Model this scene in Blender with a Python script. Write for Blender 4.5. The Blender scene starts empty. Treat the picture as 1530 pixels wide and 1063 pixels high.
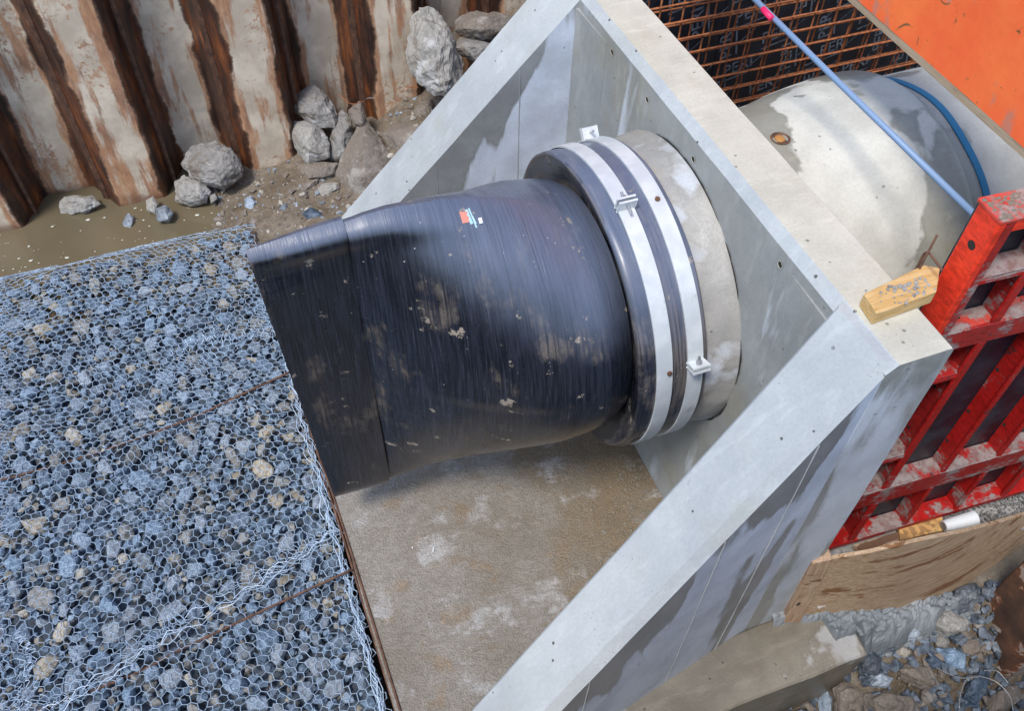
import bpy, bmesh, math, random
import numpy as np
from mathutils import Vector, Matrix, noise as mnoise
from mathutils.bvhtree import BVHTree

random.seed(7); rng = np.random.default_rng(7)
D = bpy.data; SC = bpy.context.scene; COL = SC.collection

# ------------------------------------------------------------------ camera, world, sun, exposure
CAM = Vector((-1.50954, -2.16116, 3.73807))
RX = Vector((0.935864, -0.351983, 0.016294)); RY = Vector((0.262536, 0.727388, 0.634020)); RZ = Vector((-0.235017, -0.589079, 0.773145))
cd = D.cameras.new('camera'); cam = D.objects.new('camera', cd); COL.objects.link(cam)
cam.matrix_world = Matrix(((RX.x, RY.x, RZ.x, CAM.x), (RX.y, RY.y, RZ.y, CAM.y), (RX.z, RY.z, RZ.z, CAM.z), (0, 0, 0, 1)))
cd.sensor_width = 36; cd.lens = 31.19; cd.clip_start = 0.02; cd.clip_end = 500
SC.camera = cam
SUN_EL, SUN_AZ = 62, 236          # azimuth measured from +y clockwise: light comes from -x,-y
w = D.worlds.new('World'); SC.world = w; w.use_nodes = True
wn = w.node_tree; bg = wn.nodes['Background']
sky = wn.nodes.new('ShaderNodeTexSky'); sky.sky_type = 'NISHITA'; sky.sun_disc = False
sky.sun_elevation = math.radians(SUN_EL); sky.sun_rotation = math.radians(SUN_AZ)
sky.dust_density = 1.6; sky.air_density = 1.3; sky.ozone_density = 2.2
wn.links.new(sky.outputs[0], bg.inputs[0]); bg.inputs[1].default_value = 0.132
sd = D.lights.new('sun', 'SUN'); sd.energy = 2.0; sd.angle = math.radians(14); sd.color = (1, 0.95, 0.88)
sun = D.objects.new('sun', sd); COL.objects.link(sun)
_a = math.radians(SUN_AZ); _e = math.radians(SUN_EL)
sdir = Vector((math.sin(_a) * math.cos(_e), math.cos(_a) * math.cos(_e), math.sin(_e)))
sun.rotation_euler = sdir.to_track_quat('Z', 'Y').to_euler()
SC.view_settings.view_transform = 'Standard'; SC.view_settings.look = 'None'
SC.view_settings.gamma = 1; SC.view_settings.use_curve_mapping = False
SC.view_settings.exposure = 0.66

# ------------------------------------------------------------------ helpers
FPX = 1325.69
def ray(px, py):
    return (RX * ((px - 765) / FPX) - RY * ((py - 531.5) / FPX) - RZ)
def onp(px, py, ax, v):
    r = ray(px, py); t = (v - CAM[ax]) / r[ax]; return CAM + r * t

def link(o, parent=None):
    COL.objects.link(o)
    if parent is not None: o.parent = parent
    return o
def thing(name, label, cat, loc=(0, 0, 0), group=None):
    o = D.objects.new(name, None); o.location = loc; o.empty_display_size = 0.1; link(o)
    o['label'] = label; o['category'] = cat
    if group: o['group'] = group
    bpy.context.view_layer.update()
    return o
def tag(o, label, cat, group=None, kind=None):
    o['label'] = label; o['category'] = cat
    if group: o['group'] = group
    if kind: o['kind'] = kind
    return o
def emit(name, bm, mat, parent=None, smooth=False, local=None):
    """bm in world coordinates; object origin put at parent's location (or local)"""
    me = D.meshes.new(name)
    base = Vector((0, 0, 0)); q_ = parent
    while q_ is not None: base += q_.location; q_ = q_.parent
    off = Vector(local) if local is not None else base.copy()
    bmesh.ops.translate(bm, vec=-off, verts=bm.verts[:])
    bm.normal_update(); bm.to_mesh(me); bm.free()
    if mat: me.materials.append(mat)
    if smooth:
        me.polygons.foreach_set('use_smooth', [True] * len(me.polygons))
        if smooth == 'auto':
            try: me.set_sharp_from_angle(angle=math.radians(40))
            except Exception: pass
    o = D.objects.new(name, me); link(o, parent)
    if parent is None: o.location = off
    else: o.location = off - base
    return o
def box(bm, c, s, M=None, bev=0):
    """c centre, s full size, M optional 3x3 rotation about c"""
    r = bmesh.ops.create_cube(bm, size=1)
    vs = r['verts']
    for v in vs:
        p = Vector((v.co.x * s[0], v.co.y * s[1], v.co.z * s[2]))
        if M is not None: p = M @ p
        v.co = p + Vector(c)
    if bev:
        es = list({e for v in vs for e in v.link_edges})
        bmesh.ops.bevel(bm, geom=es, offset=bev, segments=1, affect='EDGES')
    return vs
def prism(bm, pts, vec):
    """extrude closed polygon pts (3d) by vec"""
    a = [bm.verts.new(p) for p in pts]; b = [bm.verts.new(Vector(p) + Vector(vec)) for p in pts]
    bm.faces.new(a[::-1]); bm.faces.new(b); n = len(a)
    for i in range(n): bm.faces.new((a[i], a[(i + 1) % n], b[(i + 1) % n], b[i]))
    bmesh.ops.recalc_face_normals(bm, faces=bm.faces[:])
def hexa(bm, lo, hi):
    """lo, hi: 4 points each"""
    a = [bm.verts.new(p) for p in lo]; b = [bm.verts.new(p) for p in hi]
    bm.faces.new(a[::-1]); bm.faces.new(b)
    for i in range(4): bm.faces.new((a[i], a[(i + 1) % 4], b[(i + 1) % 4], b[i]))
    bmesh.ops.recalc_face_normals(bm, faces=bm.faces[:])
def tube(bm, pts, r, n=6, cap=True):
    pts = [Vector(p) for p in pts]; rings = []
    up = Vector((0.13, 0.21, 0.97))
    for i, p in enumerate(pts):
        d = (pts[min(i + 1, len(pts) - 1)] - pts[max(i - 1, 0)]).normalized()
        if i == 0:
            u = d.cross(up)
            if u.length < 1e-3: u = d.cross(Vector((1, 0, 0)))
        else: u = u - d * u.dot(d)
        u.normalize(); v = d.cross(u)
        rr = r[i] if isinstance(r, (list, tuple)) else r
        rings.append([bm.verts.new(p + (u * math.cos(2 * math.pi * k / n) + v * math.sin(2 * math.pi * k / n)) * rr) for k in range(n)])
    for a, b in zip(rings, rings[1:]):
        for k in range(n): bm.faces.new((a[k], a[(k + 1) % n], b[(k + 1) % n], b[k]))
    if cap: bm.faces.new(rings[0][::-1]); bm.faces.new(rings[-1])
def curve_pts(ctrl, n=24):
    """Catmull-Rom through control points"""
    c = [Vector(p) for p in ctrl]; c = [c[0] * 2 - c[1]] + c + [c[-1] * 2 - c[-2]]
    out = []
    segs = len(c) - 3
    for s in range(segs):
        p0, p1, p2, p3 = c[s:s + 4]; m = max(2, n // segs)
        for k in range(m + (s == segs - 1)):
            t = k / m
            out.append(0.5 * ((2 * p1) + (p2 - p0) * t + (2 * p0 - 5 * p1 + 4 * p2 - p3) * t * t + (3 * p1 - p0 - 3 * p2 + p3) * t ** 3))
    return out
def revolve_x(bm, prof, zc, n=96, a0=0, a1=2 * math.pi, yc=0, fn=None):
    """prof list of (x, r)"""
    full = abs(a1 - a0 - 2 * math.pi) < 1e-6
    m = n if full else n + 1; rows = []
    for x, r in prof:
        row = []
        for k in range(m):
            a = a0 + (a1 - a0) * k / n
            rr, xx = r, x
            if fn: xx, rr = fn(x, r, a)
            row.append(bm.verts.new((xx, yc + rr * math.cos(a), zc + rr * math.sin(a))))
        rows.append(row)
    for A, B in zip(rows, rows[1:]):
        for k in range(m if full else n):
            k2 = (k + 1) % m
            bm.faces.new((A[k], B[k], B[k2], A[k2]))
    return rows
def fbm(p, sc, oct=4):
    return mnoise.fractal(Vector(p) * sc, 1.0, 2.0, oct)
def roughen(bm, amp, sc, oct=3):
    for v in bm.verts:
        p = v.co
        v.co = p + Vector((fbm(p, sc, oct), fbm(p + Vector((31, 0, 7)), sc, oct), fbm(p + Vector((5, 77, 1)), sc, oct))) * amp
def cutup(bm, size):
    """split long edges so that the surface can be made uneven"""
    for _ in range(6):
        es = [e for e in bm.edges if e.calc_length() > size * 1.5]
        if not es: break
        bmesh.ops.subdivide_edges(bm, edges=es, cuts=1, use_grid_fill=True)
        bmesh.ops.triangulate(bm, faces=[f for f in bm.faces if len(f.verts) > 4])

# ------------------------------------------------------------------ materials
class N:
    def __init__(s, name):
        s.m = D.materials.new(name); s.m.use_nodes = True; s.t = s.m.node_tree
        s.b = s.t.nodes['Principled BSDF']; s.tc = s.t.nodes.new('ShaderNodeTexCoord'); s.o = s.tc.outputs['Object']
    def new(s, k): return s.t.nodes.new(k)
    def ln(s, a, b): s.t.links.new(a, b)
    def put(s, sock, v):
        if hasattr(v, 'links'): s.ln(v, sock)
        else: sock.default_value = v
    def mapp(s, scale=(1, 1, 1), rot=(0, 0, 0), loc=(0, 0, 0), src=None):
        n = s.new('ShaderNodeMapping'); n.inputs['Scale'].default_value = scale; n.inputs['Rotation'].default_value = rot; n.inputs['Location'].default_value = loc
        s.ln(src or s.o, n.inputs['Vector']); return n.outputs[0]
    def noise(s, sc, det=6, rough=.55, vec=None, dist=0, col=False):
        n = s.new('ShaderNodeTexNoise'); n.inputs['Scale'].default_value = sc; n.inputs['Detail'].default_value = det
        n.inputs['Roughness'].default_value = rough; n.inputs['Distortion'].default_value = dist
        s.ln(vec or s.o, n.inputs['Vector']); return n.outputs['Color' if col else 'Fac']
    def vor(s, sc, vec=None, feat='F1', out='Distance', rnd=1.0):
        n = s.new('ShaderNodeTexVoronoi'); n.feature = feat; n.inputs['Scale'].default_value = sc; n.inputs['Randomness'].default_value = rnd
        s.ln(vec or s.o, n.inputs['Vector']); return n.outputs[out]
    def ramp(s, fac, a, b, lo=0., hi=1.):
        n = s.new('ShaderNodeMapRange'); n.interpolation_type = 'SMOOTHSTEP'
        s.put(n.inputs[0], fac); s.put(n.inputs[1], a); s.put(n.inputs[2], b); s.put(n.inputs[3], lo); s.put(n.inputs[4], hi); return n.outputs[0]
    def cramp(s, fac, stops):
        n = s.new('ShaderNodeValToRGB'); e = n.color_ramp.elements
        while len(e) < len(stops): e.new(.5)
        for i, (p, c) in enumerate(stops): e[i].position = p; e[i].color = (*c, 1)
        s.put(n.inputs[0], fac); return n.outputs[0]
    def mix(s, f, a, b, mode='MIX'):
        n = s.new('ShaderNodeMix'); n.data_type = 'RGBA'; n.blend_type = mode
        s.put(n.inputs[0], f)
        for k, v in ((6, a), (7, b)):
            if isinstance(v, tuple): n.inputs[k].default_value = (*v[:3], 1)
            else: s.put(n.inputs[k], v)
        return n.outputs[2]
    def math(s, op, a, b=0., c=None):
        n = s.new('ShaderNodeMath'); n.operation = op; s.put(n.inputs[0], a); s.put(n.inputs[1], b)
        if c is not None: s.put(n.inputs[2], c)
        return n.outputs[0]
    def sep(s, v=None):
        n = s.new('ShaderNodeSeparateXYZ'); s.ln(v or s.o, n.inputs[0]); return n.outputs
    def normal(s):
        return s.sep(s.new('ShaderNodeNewGeometry').outputs['Normal'])
    def rand(s): return s.new('ShaderNodeObjectInfo').outputs['Random']
    def bump(s, h, st=.3, dist=.01, nrm=None):
        n = s.new('ShaderNodeBump'); n.inputs['Strength'].default_value = st; n.inputs['Distance'].default_value = dist
        s.ln(h, n.inputs['Height'])
        if nrm is not None: s.ln(nrm, n.inputs['Normal'])
        return n.outputs[0]
    def fin(s, col, rough=.8, nrm=None, metal=0., spec=.5, coat=0.):
        if isinstance(col, tuple): col = (*col[:3], 1)
        s.put(s.b.inputs['Base Color'], col); s.put(s.b.inputs['Roughness'], rough)
        if nrm is not None: s.ln(nrm, s.b.inputs['Normal'])
        s.put(s.b.inputs['Metallic'], metal); s.put(s.b.inputs['Specular IOR Level'], spec); s.put(s.b.inputs['Coat Weight'], coat)
        return s.m

def concrete(name, light, dark, pale=None, pale_lo=.5, pale_hi=.54, streak=(2.2, 2.2, .55), pits=.35, stain=(.34, .27, .17), stain_amt=.35, wetrough=.35, rough_amp=.25, palemask=None):
    m = N(name)
    big = m.noise(1.6, 6, .6); mid = m.noise(7, 7, .62); fine = m.noise(90, 4, .6)
    c = m.mix(m.ramp(big, .35, .68), dark, light)
    c = m.mix(m.ramp(mid, .35, .75, 0, .28), c, tuple(x * 1.25 for x in light))
    c = m.mix(m.ramp(m.noise(3.1, 5, .6, m.mapp(loc=(4, 9, 2))), .52, .72, 0, stain_amt), c, stain)
    rough = m.ramp(mid, .3, .7, .6, .85)
    if pale:
        v = m.mapp(scale=streak)
        base = m.noise(1.35, 7, .52, v, .25)
        if palemask: base = palemask(m, base)
        k = m.ramp(base, pale_lo, pale_hi)
        tone = m.mix(m.ramp(m.noise(5, 5), .35, .7), pale, tuple(x * .78 for x in pale))
        c = m.mix(k, c, tone)
        edge = m.ramp(m.math('ABSOLUTE', m.math('SUBTRACT', base, pale_lo)), .0, .02, .16, 0)
        c = m.mix(edge, c, tuple(x * .6 for x in dark))
        rough = m.mix(k, (wetrough,) * 3, (.8,) * 3)
    c = m.mix(m.ramp(fine, .3, .7, .10, 0), c, (.05, .05, .05))
    scr = m.noise(5, 5, .6, m.mapp(scale=(1, 5, 1.5), rot=(.3, .2, .9)))
    c = m.mix(m.ramp(scr, .52, .7, 0, .22), c, tuple(min(1, x * 1.35) for x in light))
    # air holes
    p1 = m.ramp(m.vor(15), .07, .10, 1, 0); gate = m.ramp(m.noise(3.3, 3, .5, m.mapp(loc=(1, 3, 8))), .44, .54)
    p2 = m.ramp(m.vor(60), .09, .14, 1, 0)
    pit = m.math('MAXIMUM', m.math('MULTIPLY', p1, gate), m.math('MULTIPLY', p2, m.ramp(m.noise(5), .52, .62, 0, .6)))
    c = m.mix(m.math('MULTIPLY', pit, pits * 2), c, (.06, .06, .055))
    h = m.math('ADD', m.math('MULTIPLY', mid, .5), m.math('MULTIPLY', fine, rough_amp))
    h = m.math('SUBTRACT', h, m.math('MULTIPLY', pit, pits * 2))
    return m.fin(c, rough, m.bump(h, .45, .006), spec=.4)

M = {}
SLOPE = 1.2185
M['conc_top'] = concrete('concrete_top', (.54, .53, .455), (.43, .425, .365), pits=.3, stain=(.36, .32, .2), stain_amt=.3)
def mask_pale_low(m, b):     # pale dried wash grows towards the foot of the wall
    x, y, z = m.sep()
    d = m.math('SUBTRACT', m.math('ADD', m.math('MULTIPLY', x, SLOPE), 1.88), z)
    return m.math('ADD', b, m.ramp(d, .03, .45, -.16, .085))
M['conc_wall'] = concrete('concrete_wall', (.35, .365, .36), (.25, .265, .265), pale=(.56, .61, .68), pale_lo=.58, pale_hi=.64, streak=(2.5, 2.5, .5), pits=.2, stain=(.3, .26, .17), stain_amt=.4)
M['conc_wing'] = concrete('concrete_wing', (.32, .335, .35), (.215, .225, .235), pale=(.58, .64, .75), pale_lo=.445, pale_hi=.49, streak=(2.6, 1.2, .62), pits=.15, stain_amt=.12, palemask=mask_pale_low)
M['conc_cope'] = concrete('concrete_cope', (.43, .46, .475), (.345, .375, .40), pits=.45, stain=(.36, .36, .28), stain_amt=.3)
M['pipe'] = concrete('pipe_concrete', (.38, .38, .33), (.29, .29, .26), pale=(.58, .57, .52), pale_lo=.46, pale_hi=.49, streak=(1.5, 1.2, .9), pits=.2, stain=(.27, .24, .14), stain_amt=.4)
M['mortar'] = concrete('mortar', (.40, .385, .355), (.29, .28, .265), pale=(.50, .52, .55), pale_lo=.53, pale_hi=.6, streak=(3, 3, 3), pits=.25, stain=(.40, .35, .26), stain_amt=.4, rough_amp=.7)
M['block'] = concrete('block_concrete', (.24, .22, .18), (.15, .135, .11), pale=(.42, .42, .42), pale_lo=.60, pale_hi=.66, streak=(3, 3, 3), pits=.4, stain=(.15, .12, .08), rough_amp=.9)
M['crust'] = concrete('crust', (.27, .295, .32), (.12, .145, .17), pits=.5, stain_amt=.05, rough_amp=.9)

def mask_pipe(m, b):      # dried band round the flare of the socket, damp near the wall and the joint
    x = m.sep()[0]
    return m.math('ADD', b, m.math('ADD', m.ramp(x, -.30, .0, -.16, .08), m.ramp(x, .08, .26, 0, -.16)))
M['pipe_socket'] = concrete('socket_concrete', (.36, .345, .29), (.27, .26, .215), pale=(.62, .60, .53), pale_lo=.46, pale_hi=.485, streak=(1.5, 1.2, .9), pits=.25, stain=(.27, .23, .12), stain_amt=.5, palemask=mask_pipe)
def apron_mat():
    m = N('apron_concrete'); x, y, z = m.sep()
    brush = m.noise(26, 5, .6, m.mapp(scale=(.85, 1.5, 1), rot=(0, 0, .5)), 1.2)
    fine = m.noise(110, 4, .65); big = m.noise(1.7, 5, .6)
    c = m.mix(m.ramp(big, .35, .65), (.215, .19, .16), (.29, .27, .245))
    mudm = m.ramp(m.math('ADD', m.noise(2.2, 6, .6), m.ramp(x, -1.1, -.2, -.10, .17)), .45, .68)
    c = m.mix(mudm, c, (.20, .15, .095))
    c = m.mix(m.ramp(m.noise(4.5, 6, .65, m.mapp(loc=(3, 1, 0))), .54, .66, 0, .7), c, (.46, .46, .47))
    c = m.mix(m.ramp(m.noise(6, 6, .6, m.mapp(loc=(8, 1, 0))), .55, .66, 0, .5), c, (.24, .15, .07))
    c = m.mix(m.ramp(brush, .42, .6, .35, 0), c, (.13, .11, .085))
    h = m.math('ADD', brush, m.math('MULTIPLY', fine, .5))
    gr = m.vor(120)
    c = m.mix(m.ramp(gr, .15, .45, .35, 0), c, (.37, .345, .31))
    c = m.mix(m.ramp(m.noise(75, 4, .7), .56, .68, 0, .5), c, (.12, .095, .07))
    h = m.math('SUBTRACT', h, m.math('MULTIPLY', gr, .5))
    return m.fin(c, m.ramp(mudm, 0, 1, .7, .52), m.bump(h, .8, .008), spec=.4)
M['apron'] = apron_mat()

def rubber_mat(name, mudamt=.0, dusty=(.2, .165, .13), spots=()):
    m = N(name); x, y, z = m.sep()
    lines = m.noise(3.2, 5, .6, m.mapp(scale=(34, 1.1, 1.1)), .5)
    lines2 = m.noise(6, 4, .6, m.mapp(scale=(26, .9, .9), rot=(0, .03, 0)), .3)
    base = m.mix(m.ramp(lines2, .4, .65), (.005, .007, .013), (.018, .022, .036))
    base = m.mix(m.ramp(m.noise(5, 4, .6, m.mapp(scale=(40, 1.3, 1.3), loc=(2, 2, 2))), .55, .68, 0, .5), base, (.05, .058, .08))
    pn = m.noise(2.6, 7, .68, m.mapp(scale=(1.6, 1, 1)))
    mud = m.math('ADD', pn, mudamt)
    for px_, rr_, st_ in spots:        # where mud was splashed and dried on
        vd = m.new('ShaderNodeVectorMath'); vd.operation = 'DISTANCE'; m.ln(m.o, vd.inputs[0]); vd.inputs[1].default_value = px_
        mud = m.math('ADD', mud, m.ramp(vd.outputs['Value'], rr_ * .3, rr_, st_, 0))
    mk = m.math('MULTIPLY', m.ramp(mud, .495, .62), m.ramp(lines, .34, .58))
    c = m.mix(m.math('MULTIPLY', mk, .6), base, dusty)
    film = m.math('MULTIPLY', m.ramp(m.math('ADD', m.normal()[2], m.math('MULTIPLY', m.noise(3, 6, .6), .4)), .52, 1.02), m.ramp(lines2, .2, .6, .72, 1))  # mask for the painted sky sheen, no coating on the rubber
    c = m.mix(m.math('MULTIPLY', film, .62), c, (.165, .20, .29))  # sky sheen painted in as a pale blue tint on upward faces
    sp = m.ramp(m.noise(9, 6, .7, m.mapp(loc=(2, 7, 3))), .635, .67)
    c = m.mix(m.math('MULTIPLY', sp, .8), c, (.36, .31, .25))
    c = m.mix(m.math('MULTIPLY', m.ramp(m.vor(26), .05, .09, .7, 0), m.ramp(m.noise(4, 4, .5, m.mapp(loc=(6, 2, 2))), .56, .62)), c, (.5, .5, .5))
    rough = m.mix(mk, m.ramp(m.noise(4), .3, .7, .22, .36), (.7, .7, .7))
    crk = m.ramp(m.noise(2.4, 3, .5, m.mapp(scale=(30, 1.2, 1.2), loc=(3, 3, 3)), .8), .30, .36)
    h = m.math('ADD', m.math('MULTIPLY', lines, .7), m.math('MULTIPLY', crk, .4))
    m.b.inputs['IOR'].default_value = 1.6; m.b.inputs['Coat IOR'].default_value = 1.6; m.b.inputs['Coat Roughness'].default_value = .30
    return m.fin(c, rough, m.bump(h, .55, .005), spec=.25, coat=m.mix(mk, (.5, .5, .5), (.05, .05, .05)))
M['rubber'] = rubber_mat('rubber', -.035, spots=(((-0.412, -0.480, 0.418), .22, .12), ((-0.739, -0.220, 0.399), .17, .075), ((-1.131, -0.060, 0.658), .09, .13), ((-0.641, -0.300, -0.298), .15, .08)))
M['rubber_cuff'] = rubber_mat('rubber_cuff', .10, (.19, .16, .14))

def steel():
    m = N('band_steel')
    c = m.mix(m.ramp(m.noise(12, 5), .4, .65), (.62, .66, .68), (.72, .75, .76))
    c = m.mix(m.ramp(m.noise(7, 6, .7), .62, .7, 0, .7), c, (.3, .28, .26))
    return m.fin(c, m.ramp(m.noise(20), .3, .7, .42, .6), metal=.35)
M['steel'] = steel()
M['bolt'] = N('bolt_steel').fin((.5, .51, .52), .35, metal=.85)
def rust():
    m = N('rust'); n = m.noise(30, 6, .65)
    c = m.cramp(n, [(.3, (.12, .04, .018)), (.5, (.34, .11, .04)), (.7, (.52, .20, .08))])
    return m.fin(c, .8, m.bump(n, .4, .003))
M['rust'] = rust()
def rust_dark():
    m = N('rust_dark'); n = m.noise(24, 6, .65)
    c = m.cramp(n, [(.3, (.05, .025, .018)), (.6, (.15, .075, .045)), (.75, (.26, .14, .08))])
    return m.fin(c, .75, m.bump(n, .4, .003))
M['rust_dark'] = rust_dark()

def pile_mat():
    m = N('pile_steel'); x, y, z = m.sep(); r = m.rand()
    # shift the pattern from pile to pile
    comb = m.new('ShaderNodeCombineXYZ'); m.put(comb.inputs[0], m.math('MULTIPLY', r, 37.)); m.put(comb.inputs[2], m.math('MULTIPLY', r, 11.))
    add = m.new('ShaderNodeVectorMath'); m.ln(m.o, add.inputs[0]); m.ln(comb.outputs[0], add.inputs[1]); v = add.outputs[0]
    wob = m.noise(1.0, 6, .62, m.mapp(scale=(1, 1, 2.3), src=v))
    u = m.math('ADD', x, m.math('MULTIPLY', m.math('SUBTRACT', wob, .5), .20))
    u = m.math('ADD', u, m.math('MULTIPLY', m.math('SUBTRACT', m.noise(13, 5, .6, v), .5), .018))
    au = m.math('ABSOLUTE', u)
    pale = m.ramp(au, .124, .146, 1, 0)                       # dried cement wash on the flange
    rs = m.noise(3.4, 7, .66, m.mapp(scale=(3.2, 3, .5), src=v))
    rust_on = m.ramp(m.math('ADD', rs, m.ramp(au, .02, .16, -.03, .12)), .49, .60, 0, .8)
    spots = m.ramp(m.math('MULTIPLY', m.noise(32, 6, .7, v), m.ramp(m.noise(2.2, 3, .5, v), .42, .6, .8, 1.15)), .56, .66, 0, .7)
    palec = m.mix(m.ramp(m.noise(5, 6, .6, v), .35, .7), (.54, .455, .355), (.80, .70, .56))
    rc = m.cramp(m.noise(8, 7, .7, m.mapp(scale=(2.4, 2.4, .7), src=v)), [(.3, (.12, .04, .02)), (.46, (.34, .13, .05)), (.6, (.52, .25, .11)), (.75, (.50, .36, .26))])
    dark = m.cramp(m.noise(6, 7, .7, m.mapp(scale=(1.7, 1.7, .45), src=v)), [(.34, (.015, .010, .009)), (.48, (.055, .026, .018)), (.60, (.16, .052, .02)), (.70, (.34, .13, .045)), (.84, (.13, .11, .10))])
    c = m.mix(m.math('MAXIMUM', rust_on, spots), palec, rc)
    wet = m.ramp(m.math('ADD', z, m.math('MULTIPLY', m.noise(6, 5, .6, v), -.25)), .27, .36, 1, 0)
    c = m.mix(m.math('MULTIPLY', wet, .75), c, (.16, .075, .04))
    c = m.mix(pale, dark, c)
    edge = m.ramp(m.math('ABSOLUTE', m.math('SUBTRACT', au, .137)), 0, .012, .65, 0)
    c = m.mix(edge, c, (.08, .05, .035))
    h = m.noise(60, 5, .6, v)
    return m.fin(c, m.ramp(pale, 0, 1, .38, .75), m.bump(h, .35, .004), spec=.45)
M['pile'] = pile_mat()

def stone_mat(name, a, b, c3, tint=.5):
    m = N(name); r = m.rand()
    n = m.noise(9, 7, .68); n2 = m.noise(42, 6, .7)
    c = m.cramp(n, [(.3, a), (.52, b), (.74, c3)])
    c = m.mix(m.ramp(n2, .58, .76, 0, .5), c, tuple(min(1, x * 1.7) for x in c3))
    c = m.mix(m.ramp(m.noise(20, 3), .3, .42, .6, 0), c, tuple(x * .5 for x in a))
    hsv = m.new('ShaderNodeHueSaturation'); m.ln(c, hsv.inputs['Color'])
    m.put(hsv.inputs['Value'], m.ramp(r, 0, 1, .75, 1.25)); m.put(hsv.inputs['Saturation'], m.ramp(m.math('FRACT', m.math('MULTIPLY', r, 13.7)), 0, 1, .6, 1.15))
    return m.fin(hsv.outputs[0], m.ramp(n2, .3, .7, .38, .65), m.bump(m.math('ADD', n, m.math('MULTIPLY', n2, .7)), .6, .012), spec=.5)
M['stone_blue'] = stone_mat('stone_blue', (.088, .125, .18), (.205, .28, .38), (.40, .50, .62))
M['stone_grey'] = stone_mat('stone_grey', (.13, .125, .12), (.25, .25, .24), (.38, .38, .37))
M['stone_tan'] = stone_mat('stone_tan', (.24, .20, .14), (.40, .36, .29), (.52, .49, .42))
M['stone_dark'] = stone_mat('stone_dark', (.022, .032, .05), (.075, .105, .15), (.2, .25, .32))
def boulder_mat(name, mud, rock, pale, amt):
    m = N(name); n = m.noise(3.4, 7, .66); n2 = m.noise(28, 7, .7)
    c = m.mix(m.ramp(n2, .35, .7), rock, tuple(x * .6 for x in rock))
    c = m.mix(m.ramp(m.math('ADD', n, m.ramp(m.normal()[2], -.2, .9, -.08, .06)), amt, amt + .12), mud, c)
    c = m.mix(m.ramp(m.noise(5, 6, .65, m.mapp(loc=(4, 4, 1))), .54, .64, 0, .8), c, pale)
    c = m.mix(m.ramp(m.noise(60, 3, .6), .6, .7, 0, .35), c, (.55, .55, .53))
    return m.fin(c, .82, m.bump(m.math('ADD', n, n2), .8, .015), spec=.35)
M['boulder'] = boulder_mat('boulder_stone', (.17, .145, .12), (.29, .28, .27), (.43, .43, .43), .42)
M['boulder_mud'] = boulder_mat('boulder_muddy', (.20, .17, .145), (.235, .21, .19), (.36, .34, .32), .55)
M['boulder_pale'] = boulder_mat('boulder_pale', (.26, .235, .21), (.36, .35, .33), (.50, .51, .52), .40)

def mud_mat():
    m = N('mud'); n = m.noise(3, 7, .65); n2 = m.noise(22, 7, .7)
    c = m.cramp(n, [(.3, (.13, .095, .06)), (.55, (.22, .18, .135)), (.75, (.30, .27, .23))])
    c = m.mix(m.ramp(n2, .35, .62, .55, 0), c, (.09, .07, .05))
    return m.fin(c, m.ramp(n, .3, .7, .3, .65), m.bump(m.math('ADD', n, n2), .8, .03), spec=.5)
M['mud'] = mud_mat()
def water_mat():
    m = N('muddy_water'); n = m.noise(1.2, 4, .5)
    c = m.mix(m.ramp(n, .35, .65), (.125, .105, .066), (.165, .132, .082))
    return m.fin(c, .08, m.bump(m.noise(5, 3, .5), .05, .01), spec=.5)
M['water'] = water_mat()
M['wire'] = N('galvanised_wire').fin((.44, .56, .71), .5, metal=.1)
M['wire_thin'] = N('thin_steel_wire').fin((.42, .43, .44), .4, metal=.6)
def black_ply():
    m = N('black_film_plywood'); n = m.noise(4, 6, .65); s = m.noise(8, 6, .7, m.mapp(scale=(1, 1, 6), rot=(0, .5, 0)))
    c = m.mix(m.ramp(n, .4, .7), (.010, .014, .024), (.035, .043, .058))
    c = m.mix(m.ramp(s, .58, .7, 0, .35), c, (.12, .13, .15))
    return m.fin(c, m.ramp(n, .3, .7, .3, .6))
M['ply_black'] = black_ply()
def print_mat():
    m = N('grey_print'); n = m.noise(16, 6, .7)
    c = m.mix(m.ramp(n, .42, .62), (.24, .28, .34), (.09, .11, .14))
    return m.fin(c, .5)
M['print'] = print_mat()
def red_mat(name, base, amt):
    m = N(name); n = m.noise(5, 7, .68); n2 = m.noise(26, 6, .7, m.mapp(scale=(1, 1, 2.4), rot=(0, .7, 0)))
    up = m.ramp(m.normal()[2], .3, .9, 0, .09)
    c = m.mix(m.ramp(n2, .35, .7), base, tuple(x * .55 for x in base))
    k = m.ramp(m.math('ADD', m.math('ADD', n, m.math('MULTIPLY', m.math('SUBTRACT', n2, .5), .35)), up), amt, amt + .10, 0, .85)
    c = m.mix(k, c, m.mix(m.ramp(n2, .4, .6), (.17, .15, .14), (.30, .29, .28)))
    c = m.mix(m.ramp(m.noise(11, 6, .7, m.mapp(loc=(5, 5, 5))), .63, .68, 0, .9), c, (.05, .03, .03))
    return m.fin(c, m.ramp(n, .3, .7, .35, .6), m.bump(m.math('ADD', k, m.math('MULTIPLY', n2, .4)), .4, .003), spec=.35)
M['red'] = red_mat('red_paint', (.44, .014, .012), .555)
M['red_lit'] = red_mat('lit_red_paint', (.85, .05, .02), .63)  # same red, with the light on the end face put into the colour
M['red_dirty'] = red_mat('dirty_red_paint', (.37, .02, .018), .50)
M['cement_red'] = red_mat('cement_covered_red', (.62, .07, .05), .49)
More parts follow.
